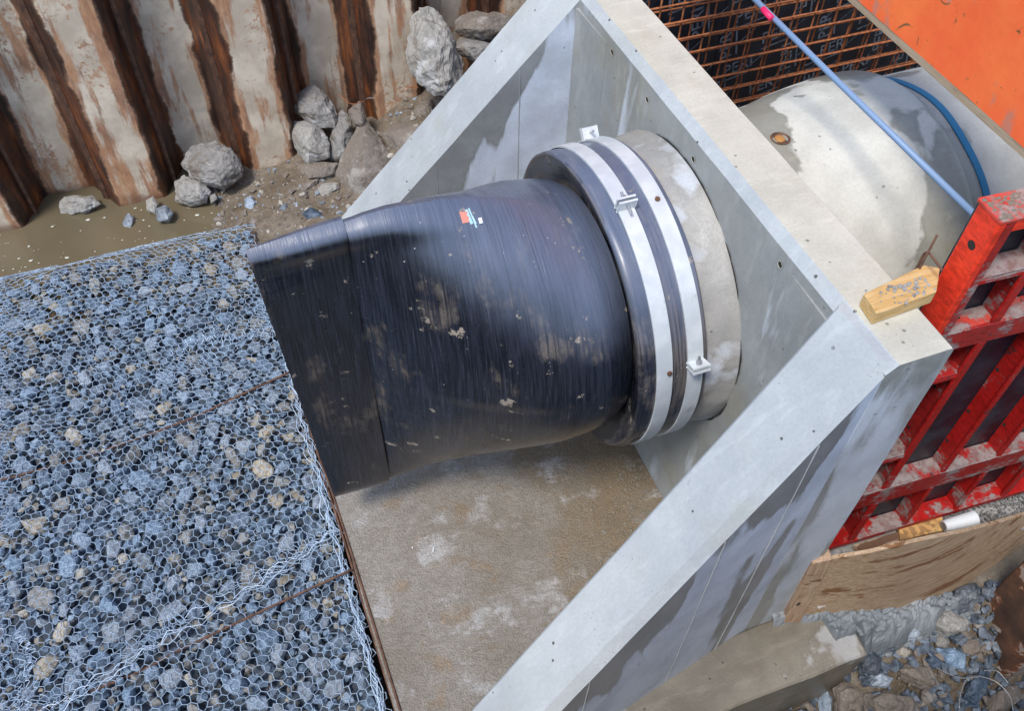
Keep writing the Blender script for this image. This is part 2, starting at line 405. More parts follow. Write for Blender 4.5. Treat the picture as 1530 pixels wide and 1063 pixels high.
def orange_mat():
    m = N('orange_paint'); n = m.noise(2.6, 6, .62); n2 = m.noise(11, 6, .7)
    c = m.mix(m.ramp(n, .38, .64), (.76, .12, .035), (.80, .17, .045))
    c = m.mix(m.ramp(m.noise(3.2, 5, .6, m.mapp(loc=(7, 1, 5), scale=(1, 2, 1))), .56, .62, 0, .6), c, (.30, .20, .16))
    crack = m.ramp(m.vor(3.2, m.mapp(scale=(1, 1, 1), src=m.noise(1.6, 3, .5, col=True)), 'DISTANCE_TO_EDGE'), .0, .012, 1, 0)
    c = m.mix(m.math('MULTIPLY', crack, m.ramp(n2, .5, .6)), c, (.12, .08, .03))
    c = m.mix(m.ramp(m.noise(19, 6, .75, m.mapp(loc=(2, 8, 1))), .635, .67, 0, .9), c, (.13, .075, .03))
    return m.fin(c, m.ramp(n2, .3, .7, .4, .6), m.bump(n2, .3, .01), spec=.4)
M['orange'] = orange_mat()
def wood_mat(name, a, b, dark, sc=(2, 22, 22), wet=.0, axis=0):
    m = N(name)
    g = m.noise(2.2, 6, .6, m.mapp(scale=sc), 1.2); g2 = m.noise(7, 5, .6, m.mapp(scale=sc), .4)
    c = m.mix(m.ramp(g, .35, .65), a, b)
    c = m.mix(m.ramp(g2, .54, .66, 0, .55), c, tuple(x * .45 for x in a))
    if wet: c = m.mix(m.ramp(m.noise(2.2, 6, .65, m.mapp(scale=(.6, 3.2, 4.2))), wet, wet + .03, 0, .9), c, dark)
    return m.fin(c, .65, m.bump(m.math('ADD', g, g2), .3, .004), spec=.35)
M['ply'] = wood_mat('weathered_plywood', (.38, .255, .155), (.50, .385, .27), (.20, .09, .035), (1.3, 30, 30), .56)
M['stake'] = wood_mat('stake_wood', (.34, .22, .14), (.46, .34, .24), (.12, .06, .035), (14, 14, 1.6), .56)
M['timber'] = wood_mat('yellow_timber', (.52, .32, .12), (.62, .43, .21), (.3, .2, .1), (2, 24, 24))
def chip():
    m = N('chipboard'); v = m.vor(45, out='Color'); n = m.noise(14)
    c = m.mix(m.ramp(m.sep(v)[0], .2, .8), (.58, .33, .12), (.30, .17, .07)); c = m.mix(m.ramp(n, .5, .6, 0, .5), c, (.66, .45, .2))
    return m.fin(c, .8)
M['chip'] = chip()
M['mud_dry'] = wood_mat('dirty_batten', (.30, .23, .16), (.36, .29, .21), (.2, .15, .1), (22, 1.2, 22))
M['rod'] = N('blue_rod').fin((.17, .27, .44), .45)
M['pink'] = N('pink_tape').fin((.85, .02, .13), .5)
M['strip'] = N('blue_strip').fin((.025, .18, .34), .6)
M['white'] = N('white_plastic').fin((.72, .76, .80), .4)
M['hole'] = N('dark_hole').fin((.02, .018, .016), .9)
M['amber'] = N('rusty_plug').fin((.42, .20, .05), .5)
M['stickred'] = N('sticker_red').fin((.70, .26, .20), .5)
M['stickteal'] = N('sticker_print').fin((.40, .62, .68), .5)
M['grit'] = stone_mat('grit', (.14, .13, .12), (.27, .265, .26), (.42, .42, .42))
M['foam'] = N('foam').fin((.55, .55, .48), .6)

# ------------------------------------------------------------------ ground, water
def terrain_z(x, y):
    z = -.62
    t = 1 / (1 + math.exp(-(x + 1.75) * 5)) if y > 1.9 else 0       # mud bank rising towards the headwall side
    if y > 1.7:
        z = -.20 + .19 * t + .07 * fbm((x, y, 0), 1.7) + .02 * fbm((x, y, 3), 7)
        if x > -.75: z += min(.32, (x + .75) * .8) * min(1, max(0, (y - 1.9) * 2))
    else:
        z = -.40 + .05 * fbm((x, y, 0), 2)
        if x > .40: z += .34 * min(1, max(0, (y + 1.72) / .36)) * min(1, (x - .40) / .06)
    if x > .1 and y > 1.2: z = min(z, .02)
    return z
bm = bmesh.new(); nx, ny = 150, 150
X0, X1, Y0, Y1 = -4.6, 4.6, -4.2, 3.35
vv = [[None] * (ny + 1) for _ in range(nx + 1)]
for i in range(nx + 1):
    for j in range(ny + 1):
        x = X0 + (X1 - X0) * i / nx; y = Y0 + (Y1 - Y0) * j / ny
        vv[i][j] = bm.verts.new((x, y, terrain_z(x, y)))
for i in range(nx):
    for j in range(ny): bm.faces.new((vv[i][j], vv[i + 1][j], vv[i + 1][j + 1], vv[i][j + 1]))
g = emit('ground', bm, M['mud'], smooth=True); g['kind'] = 'structure'
# wide ground beyond the pit
bm = bmesh.new()
R_ = 160
for a, b in (((-R_, -R_), (R_, -4.2)), ((-R_, 3.35), (R_, R_)), ((-R_, -4.2), (-4.6, 3.35)), ((4.6, -4.2), (R_, 3.35))):
    bm.faces.new([bm.verts.new(p) for p in ((a[0], a[1], -.45), (b[0], a[1], -.45), (b[0], b[1], -.45), (a[0], b[1], -.45))])
g = emit('outer_ground', bm, M['mud']); g['kind'] = 'structure'
bm = bmesh.new()
bm.faces.new([bm.verts.new(p) for p in ((-4.6, 1.75, -.10), (-.1, 1.75, -.10), (-.1, 3.3, -.10), (-4.6, 3.3, -.10))])
g = emit('water', bm, M['water']); g['kind'] = 'structure'
bm = bmesh.new()
for _ in range(60):
    x = random.uniform(-3.2, -1.7); y = random.uniform(2.3, 2.75); r = random.choice((.003, .004, .006, .009, .014))
    n = 7; c0 = Vector((x, y, -.0965)); ph = random.random() * 6
    vs = [bm.verts.new(c0 + Vector((math.cos(ph + 6.283 * k / n) * r * random.uniform(.6, 1.4), math.sin(ph + 6.283 * k / n) * r * random.uniform(.5, 1), 0))) for k in range(n)]
    top = bm.verts.new(c0 + Vector((0, 0, r * .3)))
    for k in range(n): bm.faces.new((vs[k], vs[(k + 1) % n], top))
tag(emit('floating_foam', bm, M['foam']), 'pale flecks of scum floating on the muddy water', 'foam', kind='stuff')

# ------------------------------------------------------------------ concrete headwall
T, H, YR, YL, TH = .215, 1.8794, -.8875, .9736, .2455
TAN, SL, XE = math.tan(.1995), 1.2185, 1.487
hw = thing('concrete_headwall', 'grey precast concrete headwall with two sloping wing walls round the black valve', 'headwall', (0, 0, 0))
bm = bmesh.new()
CH = .032
prism(bm, [Vector(p) for p in ((0, YR - TH, -.3), (0, YR - TH, H - CH), (CH, YR - TH, H), (T - .006, YR - TH, H), (T, YR - TH, H - .006), (T, YR - TH, -.3))], (0, (YL + TH) - (YR - TH), 0))
cutup(bm, .12); roughen(bm, .0022, 9)
# wall wet grey; yellowish top and bluish chamfer have the light's tint painted in
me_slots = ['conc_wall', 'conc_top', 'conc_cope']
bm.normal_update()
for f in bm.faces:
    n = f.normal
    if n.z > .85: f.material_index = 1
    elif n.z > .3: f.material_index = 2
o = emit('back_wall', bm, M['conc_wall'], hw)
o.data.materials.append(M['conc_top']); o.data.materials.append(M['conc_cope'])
def wing(sign, y_in, name):
    bm = bmesh.new()
    def P(x, yo, z): return (x, y_in + sign * (-x) * TAN + sign * yo, z)
    x0 = .033; x1 = -XE
    zt0 = H; zt1 = H - SL * XE
    inn = [P(x0, 0, -.25), P(x1, 0, -.25), P(x1, 0, zt1), P(-.002, 0, zt0 - .002), P(x0, 0, zt0 - .003)]
    out = [P(x0, TH - .002, -.25), P(x1, TH, -.25), P(x1, TH, zt1), P(-.002, TH - .002, zt0 - .002), P(x0, TH - .002, zt0 - .003)]
    a = [bm.verts.new(p) for p in inn]; b = [bm.verts.new(p) for p in out]
    bm.faces.new(a); bm.faces.new(b[::-1])
    for i in range(5): bm.faces.new((a[i], b[i], b[(i + 1) % 5], a[(i + 1) % 5]))
    bmesh.ops.recalc_face_normals(bm, faces=bm.faces[:])
    es = [e for e in bm.edges if abs(e.verts[0].co.x - e.verts[1].co.x) > 1 and min(v.co.z for v in e.verts) > -.1]
    es.sort(key=lambda e: e.verts[0].co.y + e.verts[1].co.y)
    bmesh.ops.bevel(bm, geom=[es[0]], offset=.036, segments=1, affect='EDGES')
    es = [e for e in bm.edges if abs(e.verts[0].co.x - e.verts[1].co.x) > 1 and min(v.co.z for v in e.verts) > -.1]
    es.sort(key=lambda e: -(e.verts[0].co.y + e.verts[1].co.y))
    bmesh.ops.bevel(bm, geom=[es[0]], offset=.008, segments=1, affect='EDGES')
    cutup(bm, .12); roughen(bm, .0022, 9)
    bm.normal_update()
    for f in bm.faces:
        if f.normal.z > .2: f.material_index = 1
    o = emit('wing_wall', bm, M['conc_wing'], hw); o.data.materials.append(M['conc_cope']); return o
wing(-1, YR, 'r'); wing(1, YL, 'l')
# raised fins left by the formwork joints on the wing faces
for y_in, sg, off, mt, xs in ((YL, 1, 0, 'conc_wall', (-.235, -.62)), (YR, -1, TH, 'conc_cope', (-.16, -.42, -.86))):
    for x in xs:
        yf = y_in + sg * (-x) * TAN + sg * off; d = -1
        bm = bmesh.new(); zt = H + SL * x - .05; n = 26
        A_ = []
        for k in range(n + 1):
            z = .06 + (zt - .06) * k / n; w_ = .002 + .0012 * fbm((x, 0, z), 22); j = .0015 * fbm((x, 3, z), 9)
            A_.append([bm.verts.new((x - w_ + j, yf + .0015, z)), bm.verts.new((x + j, yf + d * (.0022 + .001 * fbm((x, 7, z), 20)), z)), bm.verts.new((x + w_ + j, yf + .0015, z))])
        for k in range(n):
            for q in (0, 1): bm.faces.new((A_[k][q], A_[k][q + 1], A_[k + 1][q + 1], A_[k + 1][q]))
        emit('formwork_seam', bm, M[mt], hw)
# shallow splayed corner fillets
for s, yi, yw in ((1, .69, YL), (-1, -.677, YR)):
    bm = bmesh.new()
    pts = [(-.001, yi, 0), (-.009, yw - s * .02, 0), (-.013, yw + s * .02, 0), (.01, yw + s * .02, 0), (.01, yi, 0)]
    prism(bm, [Vector(p) + Vector((0, 0, -.02)) for p in pts], (0, 0, H - .055))
    cutup(bm, .15); roughen(bm, .001, 9)
    emit('corner_fillet', bm, M['conc_wall'], hw)
# apron
bm = bmesh.new()
lo = [(-XE, YR - XE * TAN - .01, -.3), (.01, YR - .01, -.3), (.01, YL + .01, -.3), (-XE, YL + XE * TAN + .01, -.3)]
hi = [(p[0], p[1], 0) for p in lo]
hexa(bm, lo, hi); cutup(bm, .05); roughen(bm, .004, 5)
emit('apron_slab', bm, M['apron'], hw)
bm = bmesh.new()
for _ in range(1000):
    x = -abs(random.gauss(0, .2)) if random.random() < .85 else random.uniform(-1.45, 0)
    if x < -1.45: continue
    if random.random() < .5: y = random.uniform(YR - .2, -.1)
    else: y = YR - x * .2 * -1 + abs(random.gauss(0, .3)) - .02
    if not YR + x * TAN + .02 < y < YL: continue
    r = random.choice((.002, .003, .004, .005, .009)) if x > -.6 else random.choice((.002, .003))
    q = bmesh.ops.create_icosphere(bm, subdivisions=1, radius=r)
    rot = Matrix.Rotation(random.random() * 6, 3, 'Z')
    for v in q['verts']: v.co = rot @ Vector((v.co.x * random.uniform(.7, 1.3), v.co.y * .8, v.co.z * .6)) + Vector((x, y, .003))
emit('mortar_crumbs', bm, M['block'], hw)['kind'] = 'stuff'
# tie holes
for y, z in ((.635, 1.842), (.318, 1.829), (-.05, 1.824), (-.619, 1.837), (.62, 1.15), (-.80, .45), (.5, .3)):
    bm = bmesh.new(); z -= .045 if z > 1.5 else 0
    rows = revolve_x(bm, [(-.0028, .0135), (-.0032, .0115), (-.0018, .011)], z, 16, yc=y)
    bm.faces.new(rows[-1]); bm.faces.ensure_lookup_table(); bm.faces[-1].material_index = 1
    o = emit('tie_hole', bm, M['conc_top'], hw, smooth=False); o.data.materials.append(M['hole'])
# base block below the outer face
blk = thing('foundation_block', 'brownish concrete base slab sticking out under the right wing wall', 'foundation', (0, -1.2, 0))
bm = bmesh.new(); box(bm, (-.98, -1.27, -.16), (2.84, .27, .497), bev=.008)
cutup(bm, .08); roughen(bm, .006, 7)
emit('slab', bm, M['block'], blk)

# ------------------------------------------------------------------ pipes
ZC = 1.134
pp = thing('concrete_pipe', 'concrete socket pipe running out behind the headwall, patchy damp surface', 'pipe', (.6, 0, 0))
def lump(amp, sc):
    def f(x, r, a):
        return x, r + amp * fbm((x, r * math.cos(a), r * math.sin(a)), sc)
    return f
prof = [(-.002 + .02, .605), (.2, .60), (.40, .597), (.50, .600), (.58, .612), (.66, .630), (.75, .643), (.85, .652), (.945, .655), (.97, .652), (.983, .640), (.985, .60)]
bm = bmesh.new(); revolve_x(bm, prof, ZC, 120, fn=lump(.0015, 5)); bmesh.ops.recalc_face_normals(bm, faces=bm.faces[:])
emit('barrel', bm, M['pipe_socket'], pp, smooth='auto')
bm = bmesh.new()
prof = [(-.28, .575)] + [(-.15 + .148 * k / 16, .576 + .027 * (k / 16) ** 1.3) for k in range(17)] + [(.05, .603)]
revolve_x(bm, prof, ZC, 140, fn=lump(.006, 12)); bmesh.ops.recalc_face_normals(bm, faces=bm.faces[:])
emit('mortared_spigot', bm, M['mortar'], pp, smooth='auto')
# dark ragged joint and mortar lips round the pipe
for a0, a1, r in ((1.2, 2.05, .607), (2.15, 2.5, .606), (2.75, 3.1, .606), (3.3, 3.7, .604)):
    bm = bmesh.new(); n = 24; R1 = []; R2 = []
    for k in range(n + 1):
        a = a0 + (a1 - a0) * k / n; w_ = .008 * (1 - (2 * k / n - 1) ** 4) * (1 + .6 * fbm((a * 6, 0, 0), 2)) + .0005
        R1.append(bm.verts.new((-.0035, r * math.cos(a), ZC + r * math.sin(a)))); R2.append(bm.verts.new((-.0035, (r + w_) * math.cos(a), ZC + (r + w_) * math.sin(a))))
    for k in range(n): bm.faces.new((R1[k], R1[k + 1], R2[k + 1], R2[k]))
    emit('joint_gap', bm, M['hole'], pp)
# lifting socket in the pipe
lp = onp(1168, 208, 2, 1.625); d_ = Vector((0, lp.y, lp.z - ZC)); 
def on_pipe(px, py, r):
    o_, d = CAM, ray(px, py); b = o_.y * d.y + (o_.z - ZC) * d.z; a = d.y ** 2 + d.z ** 2; c = o_.y ** 2 + (o_.z - ZC) ** 2 - r * r
    t = (-b - math.sqrt(max(0, b * b - a * c))) / a; return o_ + d * t
q = on_pipe(1166, 207, .598); nrm = Vector((0, q.y, q.z - ZC)).normalized()
t1 = Vector((1, 0, 0)); t2 = nrm.cross(t1)
bm = bmesh.new(); rows = []
for r, h in ((.038, .002), (.033, .004), (.028, -.001)):
    rows.append([bm.verts.new(q + nrm * h + (t1 * math.cos(k * .3927) + t2 * math.sin(k * .3927)) * r) for k in range(16)])
for A, B in zip(rows, rows[1:]):
    for k in range(16): bm.faces.new((A[k], A[(k + 1) % 16], B[(k + 1) % 16], B[k]))
bm.faces.new(rows[-1]); sk = emit('lifting_socket', bm, M['rust_dark'], pp)
bm = bmesh.new(); r_ = bmesh.ops.create_uvsphere(bm, u_segments=12, v_segments=8, radius=.02)
for v in r_['verts']: v.co = q + (t1 * v.co.x + t2 * v.co.y * 1.1 + nrm * (v.co.z * .35)) - t1 * .002
emit('plug', bm, M['amber'], sk, smooth=True)
p2 = thing('concrete_pipe', 'plain concrete pipe with blue strip pushed into the socket pipe', 'pipe', (1.6, 0, 0))
bm = bmesh.new(); revolve_x(bm, [(.90, .60), (1.6, .60), (2.4, .60), (3.4, .60)], ZC, 120, fn=lump(.001, 6)); bmesh.ops.recalc_face_normals(bm, faces=bm.faces[:])
emit('barrel', bm, M['pipe'], p2, smooth='auto')
bm = bmesh.new(); revolve_x(bm, [(1.064, .6015), (1.065, .606), (1.094, .606), (1.095, .6015)], ZC, 120, fn=lambda x, r, a: (x + .004 * math.sin(a * 9), r)); bmesh.ops.recalc_face_normals(bm, faces=bm.faces[:])
emit('marker_strip', bm, M['strip'], p2, smooth='auto')

# ------------------------------------------------------------------ rubber check valve
vt = thing('check_valve', 'black rubber duckbill check valve clamped on the pipe end', 'valve', (-.3, 0, ZC))
XB0, XB1 = -.46, -1.235
def vpoint(s, a):
    """s 0..1 circle to bill root, a angle"""
    a = (a + math.pi) % (2 * math.pi) - math.pi
    cy, cz = .512 * math.cos(a), .512 * math.sin(a)
    # bill section: flat stadium, arc-length matched
    aa = a if abs(a) <= math.pi / 2 else (math.pi - abs(a)) * (1 if a > 0 else -1)
    f = aa / (math.pi / 2); f = math.sin(f * math.pi / 2) * .45 + f * .55
    bz = (.782 if f > 0 else .758) * f
    by = (.040 + .034 * math.exp(-((f - .95) / .055) ** 2)) * (1 if abs(a) < math.pi / 2 else -1) * (max(0, 1 - abs(f) ** 14)) ** .5
    ss = s
    zc = ZC + (1.036 - ZC) * ss ** 1.2
    k = s ** 1.6; kz = 1 - (1 - s) ** (1.5 if a > 0 else 1.95)
    bul = math.sin(math.pi * s) * (.02 if a > 0 else .012)
    return Vector((XB0 + (XB1 - XB0) * s, cy * (1 - k) + by * k + bul * math.cos(a), zc + cz * (1 - kz) + bz * kz + bul * math.sin(a)))
bm = bmesh.new(); NA = 132; rows = []
SS = [0] + [i / 46 for i in range(1, 47)]
rows.append([bm.verts.new((-.36, .47 * math.cos(2 * math.pi * k / NA), ZC + .47 * math.sin(2 * math.pi * k / NA))) for k in range(NA)])
rows.append([bm.verts.new((-.41, .498 * math.cos(2 * math.pi * k / NA), ZC + .498 * math.sin(2 * math.pi * k / NA))) for k in range(NA)])
for s in SS:
    row = []
    for k in range(NA):
        a = 2 * math.pi * k / NA; p = vpoint(s, a)
        p += Vector((0, math.cos(a), math.sin(a))) * (.004 * fbm((p.x * 3, p.y * .6, p.z * .6), 2.2) + .0016 * fbm((p.x * 26, p.y * 1.2, p.z * 1.2), 1.0))
        row.append(bm.verts.new(p))
    rows.append(row)
for i, s in enumerate([.004, .03, .1, .25, .45, .65, .85, 1.0]):
    row = []
    for k in range(NA):
        a = 2 * math.pi * k / NA; p = vpoint(1, a)
        tz = (p.z - 1.036) / .782
        xe = -1.518 - .033 * tz
        x = XB1 + (xe - XB1) * s
        th = 1.07 if s < .9 else 1.0
        if s < .01: th = 1.02
        if tz > .8: th *= 1 - .42 * s * s
        zz = p.z - (.022 * s if tz < 0 else 0) * abs(tz) - 0.012 * s * (1 if tz > 0 else 0) * 1 + (.0 if abs(tz) < .95 else -.006 * s)
        row.append(bm.verts.new((x, p.y * th + .012 * math.sin(s * 2.2 + tz * 1.5), zz)))
    rows.append(row)
for A, B in zip(rows, rows[1:]):
    for k in range(NA): bm.faces.new((A[k], A[(k + 1) % NA], B[(k + 1) % NA], B[k]))
bm.faces.new(rows[-1]); bmesh.ops.recalc_face_normals(bm, faces=bm.faces[:])
valve_bvh = BVHTree.FromBMesh(bm)
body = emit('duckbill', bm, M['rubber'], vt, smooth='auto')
def on_valve(px, py):
    h = valve_bvh.ray_cast(CAM, ray(px, py).normalized()); return (h[0], h[1]) if h[0] else (None, None)
# thick wrap at the bill tip corner
def decal(pxs, mat, name, parent, off=.003, n=8):
    """small sheet laid on the valve surface through four image corners"""
    bm = bmesh.new(); g_ = []
    for i in range(n + 1):
        rr = []
        for j in range(n + 1):
            u, v = i / n, j / n
            a = [pxs[0][k] * (1 - u) + pxs[1][k] * u for k in (0, 1)]; b = [pxs[3][k] * (1 - u) + pxs[2][k] * u for k in (0, 1)]
            P, Nn = on_valve(a[0] * (1 - v) + b[0] * v, a[1] * (1 - v) + b[1] * v)
            if P is None: bm.free(); return None
            if Nn.dot(P - CAM) > 0: Nn = -Nn
            rr.append(bm.verts.new(P + Nn * off))
        g_.append(rr)
    for i in range(n):
        for j in range(n): bm.faces.new((g_[i][j], g_[i + 1][j], g_[i + 1][j + 1], g_[i][j + 1]))
    r = bmesh.ops.extrude_face_region(bm, geom=bm.faces[:])
    for v in [x for x in r['geom'] if isinstance(x, bmesh.types.BMVert)]: v.co += (v.co - CAM).normalized() * (off * 1.2)
    bmesh.ops.recalc_face_normals(bm, faces=bm.faces[:])
    return emit(name, bm, mat, parent)
decal([(384, 388), (498, 372), (508, 468), (400, 492)], M['rubber'], 'tip_patch', vt, .004)
st = decal([(686, 317), (697, 316), (703, 332), (691, 334)], M['stickred'], 'sticker', vt, .002, 3)
if st: st['label'] = 'small faded orange and white sticker'
for qd in ([(694, 314), (698, 313), (707, 334), (703, 336)], [(699, 312), (701, 311), (713, 340), (711, 341)], [(704, 323), (706, 322), (712, 334), (710, 335)]):
    decal(qd, M['stickteal'], 'sticker_lettering', vt, .002, 3)
decal([(713.5, 327), (719, 326), (721, 334), (716, 335.5)], M['white'], 'white_tag', vt, .006, 2)
# pin hole in the tip
P, Nn = on_valve(413, 389)
if P is not None:
    bm = bmesh.new(); vs = [bm.verts.new(P + Vector((math.cos(k * .5236) * .014, -.0085, math.sin(k * .5236) * .011))) for k in range(12)]
    bm.faces.new(vs); emit('pin_hole', bm, M['hole'], vt)
# cuff
def cuffn(x, r, a):
    return x, r + .0035 * fbm((x * 9, math.cos(a) * 1.2, math.sin(a) * 1.2), 2) + (.004 * fbm((x * 2, math.cos(a), math.sin(a)), 3))
prof = [(-.135, .575), (-.134, .598), (-.14, .603), (-.20, .603), (-.26, .603), (-.30, .603), (-.34, .602), (-.375, .601), (-.390, .597), (-.397, .588), (-.395, .575), (-.385, .55), (-.37, .52), (-.355, .48), (-.35, .44)]
bm = bmesh.new(); revolve_x(bm, prof, ZC, 150, fn=cuffn); bmesh.ops.recalc_face_normals(bm, faces=bm.faces[:])
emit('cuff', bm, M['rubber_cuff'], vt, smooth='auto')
# loose wrinkled wrap ends low on the cuff
for x_, a0, a1, rr in ((-.352, 3.3, 5.2, .602), (-.372, 3.0, 5.0, .598), (-.335, 3.6, 5.3, .603)):
    bm = bmesh.new(); pts = []; rad = []
    for k in range(60):
        a = a0 + (a1 - a0) * k / 59; pts.append((x_ + .006 * fbm((a * 3, x_ * 30, 0), 1), rr * math.cos(a), ZC + rr * math.sin(a))); rad.append(.009 * math.sin(math.pi * (k + .5) / 60) + .001)
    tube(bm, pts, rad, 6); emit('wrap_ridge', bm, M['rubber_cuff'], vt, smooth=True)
RB = .6095
def band(x0, x1, lugs, label=None):
    bm = bmesh.new(); revolve_x(bm, [(x0, RB - .006), (x0, RB + .001), (x1, RB + .001), (x1, RB - .006)], ZC, 150); bmesh.ops.recalc_face_normals(bm, faces=bm.faces[:])
    b = emit('steel_band', bm, M['steel'], vt, smooth='auto')
    for a, along in lugs:
        xm = (x0 + x1) / 2; n = Vector((0, math.cos(a), math.sin(a))); t = Vector((0, -math.sin(a), math.cos(a))); X = Vector((1, 0, 0))
        c = Vector((xm, 0, ZC)) + n * (RB + .02)
        Mx = Matrix((X, t, n)).transposed()
        for s in (-1, 1):
            bm = bmesh.new(); box(bm, c + t * (.009 * s), (.066, .005, .05), Mx, .0015); emit('clamp_lug', bm, M['steel'], b)
        bm = bmesh.new(); tube(bm, [c - t * .045 + n * .004, c + t * .045 + n * .004], .0055, 8)
        emit('clamp_bolt', bm, M['bolt'], b)
        bm = bmesh.new(); tube(bm, [c - t * .026 + n * .004, c - t * .013 + n * .004], .0115, 6); emit('clamp_nut', bm, M['bolt'], b)
    return b
# fix origin handling for sub-parts: they share the valve origin
_emit = emit
def ang(px, py):
    q = on_pipe(px, py, RB + .02); return math.atan2(q.z - ZC, q.y)
def ang_n(px, py):
    best = None
    for k in range(720):
        a = k * math.pi / 360
        best = best
    return ang(px, py)
band(-.335, -.275, [(ang(944, 302), 0)])
band(-.215, -.155, [(math.radians(50), 0), (ang(1040, 549), 0)])
for px, py, x_ in ((982, 298, -.185), (1000, 558, -.305)):
    q = on_pipe(px, py, RB + .001); n = Vector((0, q.y, q.z - ZC)).normalized()
    bm = bmesh.new(); tube(bm, [q - n * .001, q + n * .007], .0095, 8); tube(bm, [q, q + n * .01], .005, 6)
    emit('band_stud', bm, M['rust_dark'], vt)

# ------------------------------------------------------------------ sheet pile wall
def pile_profile(sign, y0, dep, fl, web, t=.012):
    """plan outline of a U pile, local x, flange at local y sign"""
    h = fl / 2; e = h + web
    outer = [(-e, 0), (-h, -dep * sign), (h, -dep * sign), (e, 0)]
    return outer
def make_wall(name, label, x_start, n, ymid, half, fl, web, z0, z1, axis='x', sgn0=1):
    wl = thing(name, label, 'retaining wall', (x_start, ymid, z0))
    pitch = fl + 2 * web
    for i in range(n):
        xc = x_start + i * pitch; s = sgn0 if i % 2 == 0 else -sgn0
        prof = pile_profile(s, ymid, half, fl, web)
        t = .011
        bm = bmesh.new(); zs = [z0 + (z1 - z0) * k / 8 for k in range(9)]
        pts = []
        h = fl / 2; e = h + web
        path = [(-e, .0), (-h - .01, -half * s * .93), (-h + .012, -half * s), (h - .012, -half * s), (h + .01, -half * s * .93), (e, .0)]
        # thickness by offset along the plan normal
        inner = [(px, py + (t if True else 0)) for px, py in path]
        loop = path + inner[::-1]
        rows = []
        for z in zs: rows.append([bm.verts.new((xc + px, ymid + py, z)) for px, py in loop])
        L = len(loop)
        for A, B in zip(rows, rows[1:]):
            for k in range(L): bm.faces.new((A[k], A[(k + 1) % L], B[(k + 1) % L], B[k]))
        bm.faces.new(rows[0][::-1]); bm.faces.new(rows[-1]); bmesh.ops.recalc_face_normals(bm, faces=bm.faces[:])
        o = emit('sheet_pile', bm, M['pile'], wl, local=(xc, ymid, z0))
        # interlock: hooked bead along the right edge of each pile
        bm = bmesh.new()
        for dx, dy, sx, sy in ((0, -.012, .022, .018), (.014, -.028, .016, .016)):
            box(bm, (xc + e + dx - .006, ymid + dy, (z0 + z1) / 2), (sx, sy, z1 - z0))
        k_ = emit('interlock', bm, M['rust_dark'], o, local=(xc + e, ymid, z0))
    return wl
# near pans at x ~ -2.13, -1.26, -.39 ; pitch between neighbouring pans .435
make_wall('sheet_pile_wall', 'rust streaked steel sheet pile wall behind the muddy water', -4.305, 15, 2.91, .135, .285, .075, -.5, 3.0, sgn0=-1)
make_wall('sheet_pile_wall', 'near sheet pile wall of the pit, below the camera', -4.305, 14, -2.40, .12, .285, .075, -.5, 1.9, sgn0=1)
# second wall, bottom right
w2 = thing('sheet_pile', 'brown steel sheet pile with peeling pale coating at the bottom right edge', 'sheet pile', (1.19, -1.34, -.45))
bm = bmesh.new()
path = [(1.19, -1.345), (1.165, -1.60), (1.20, -1.64), (1.52, -1.66), (1.60, -1.40), (1.63, -1.37)]
inner = [(1.203, -1.335), (1.179, -1.59), (1.21, -1.625), (1.505, -1.645), (1.585, -1.39), (1.63, -1.355)]
prism(bm, [Vector((x, y, -.45)) for x, y in path + inner[::-1]], (0, 0, 1.05)); cutup(bm, .1); roughen(bm, .002, 4)
def pile2_mat():
    m = N('peeling_pile'); n = m.noise(2.6, 7, .66, m.mapp(scale=(1, 1, 1)))
    c = m.cramp(m.noise(6, 7, .7), [(.3, (.035, .022, .018)), (.5, (.09, .05, .035)), (.72, (.20, .09, .05))])
    k = m.ramp(m.math('ADD', n, 0.), .50, .515)
    c = m.mix(k, c, m.mix(m.noise(9, 5), (.40, .38, .36), (.30, .22, .18)))
    e = m.ramp(m.math('ABSOLUTE', m.math('SUBTRACT', n, .505)), 0, .02, .8, 0)
    c = m.mix(e, c, (.26, .09, .035))
    return m.fin(c, .6, m.bump(m.math('ADD', k, m.noise(30, 5)), .5, .004))
M['pile2'] = pile2_mat()
emit('pile_wall', bm, M['pile2'], w2)

# ------------------------------------------------------------------ stones
def hull_stone(seed, n=16, sq=(1, .8, .65), facet=.22):
    rs = np.random.default_rng(seed); bm = bmesh.new()
    p = rs.normal(size=(n, 3)); p /= np.linalg.norm(p, axis=1)[:, None]; p *= (1 - facet * rs.random((n, 1)))
    for q in p: bm.verts.new((q[0] * sq[0], q[1] * sq[1], q[2] * sq[2]))
    bmesh.ops.convex_hull(bm, input=bm.verts[:])
    bmesh.ops.delete(bm, geom=[v for v in bm.verts if not v.link_faces], context='VERTS')
    return bm
PROTO = []
for s in range(14):
    bm = hull_stone(100 + s, 15, (1, random.uniform(.65, .95), random.uniform(.5, .75)))
    bmesh.ops.bevel(bm, geom=bm.edges[:], offset=.05, segments=1, affect='EDGES')
    bmesh.ops.triangulate(bm, faces=bm.faces[:])
    bmesh.ops.subdivide_edges(bm, edges=[e for e in bm.edges if e.calc_length() > .45], cuts=1)
    bmesh.ops.triangulate(bm, faces=bm.faces[:])
    for v in bm.verts: v.co += v.co.normalized() * .07 * fbm(v.co + Vector((s * 3, 0, 0)), 1.9, 3)
    me = D.meshes.new('stone'); bm.to_mesh(me); bm.free(); PROTO.append(me)
PROTO_LO = []
for s in range(8):
    bm = hull_stone(300 + s, 11, (1, .8, .65)); me = D.meshes.new('pebble'); bmesh.ops.triangulate(bm, faces=bm.faces[:])
    v = np.array([x.co[:] for x in bm.verts]); bm.verts.ensure_lookup_table(); bm.verts.index_update()
    f = np.array([[x.index for x in q.verts] for q in bm.faces]); PROTO_LO.append((v, f)); bm.free()
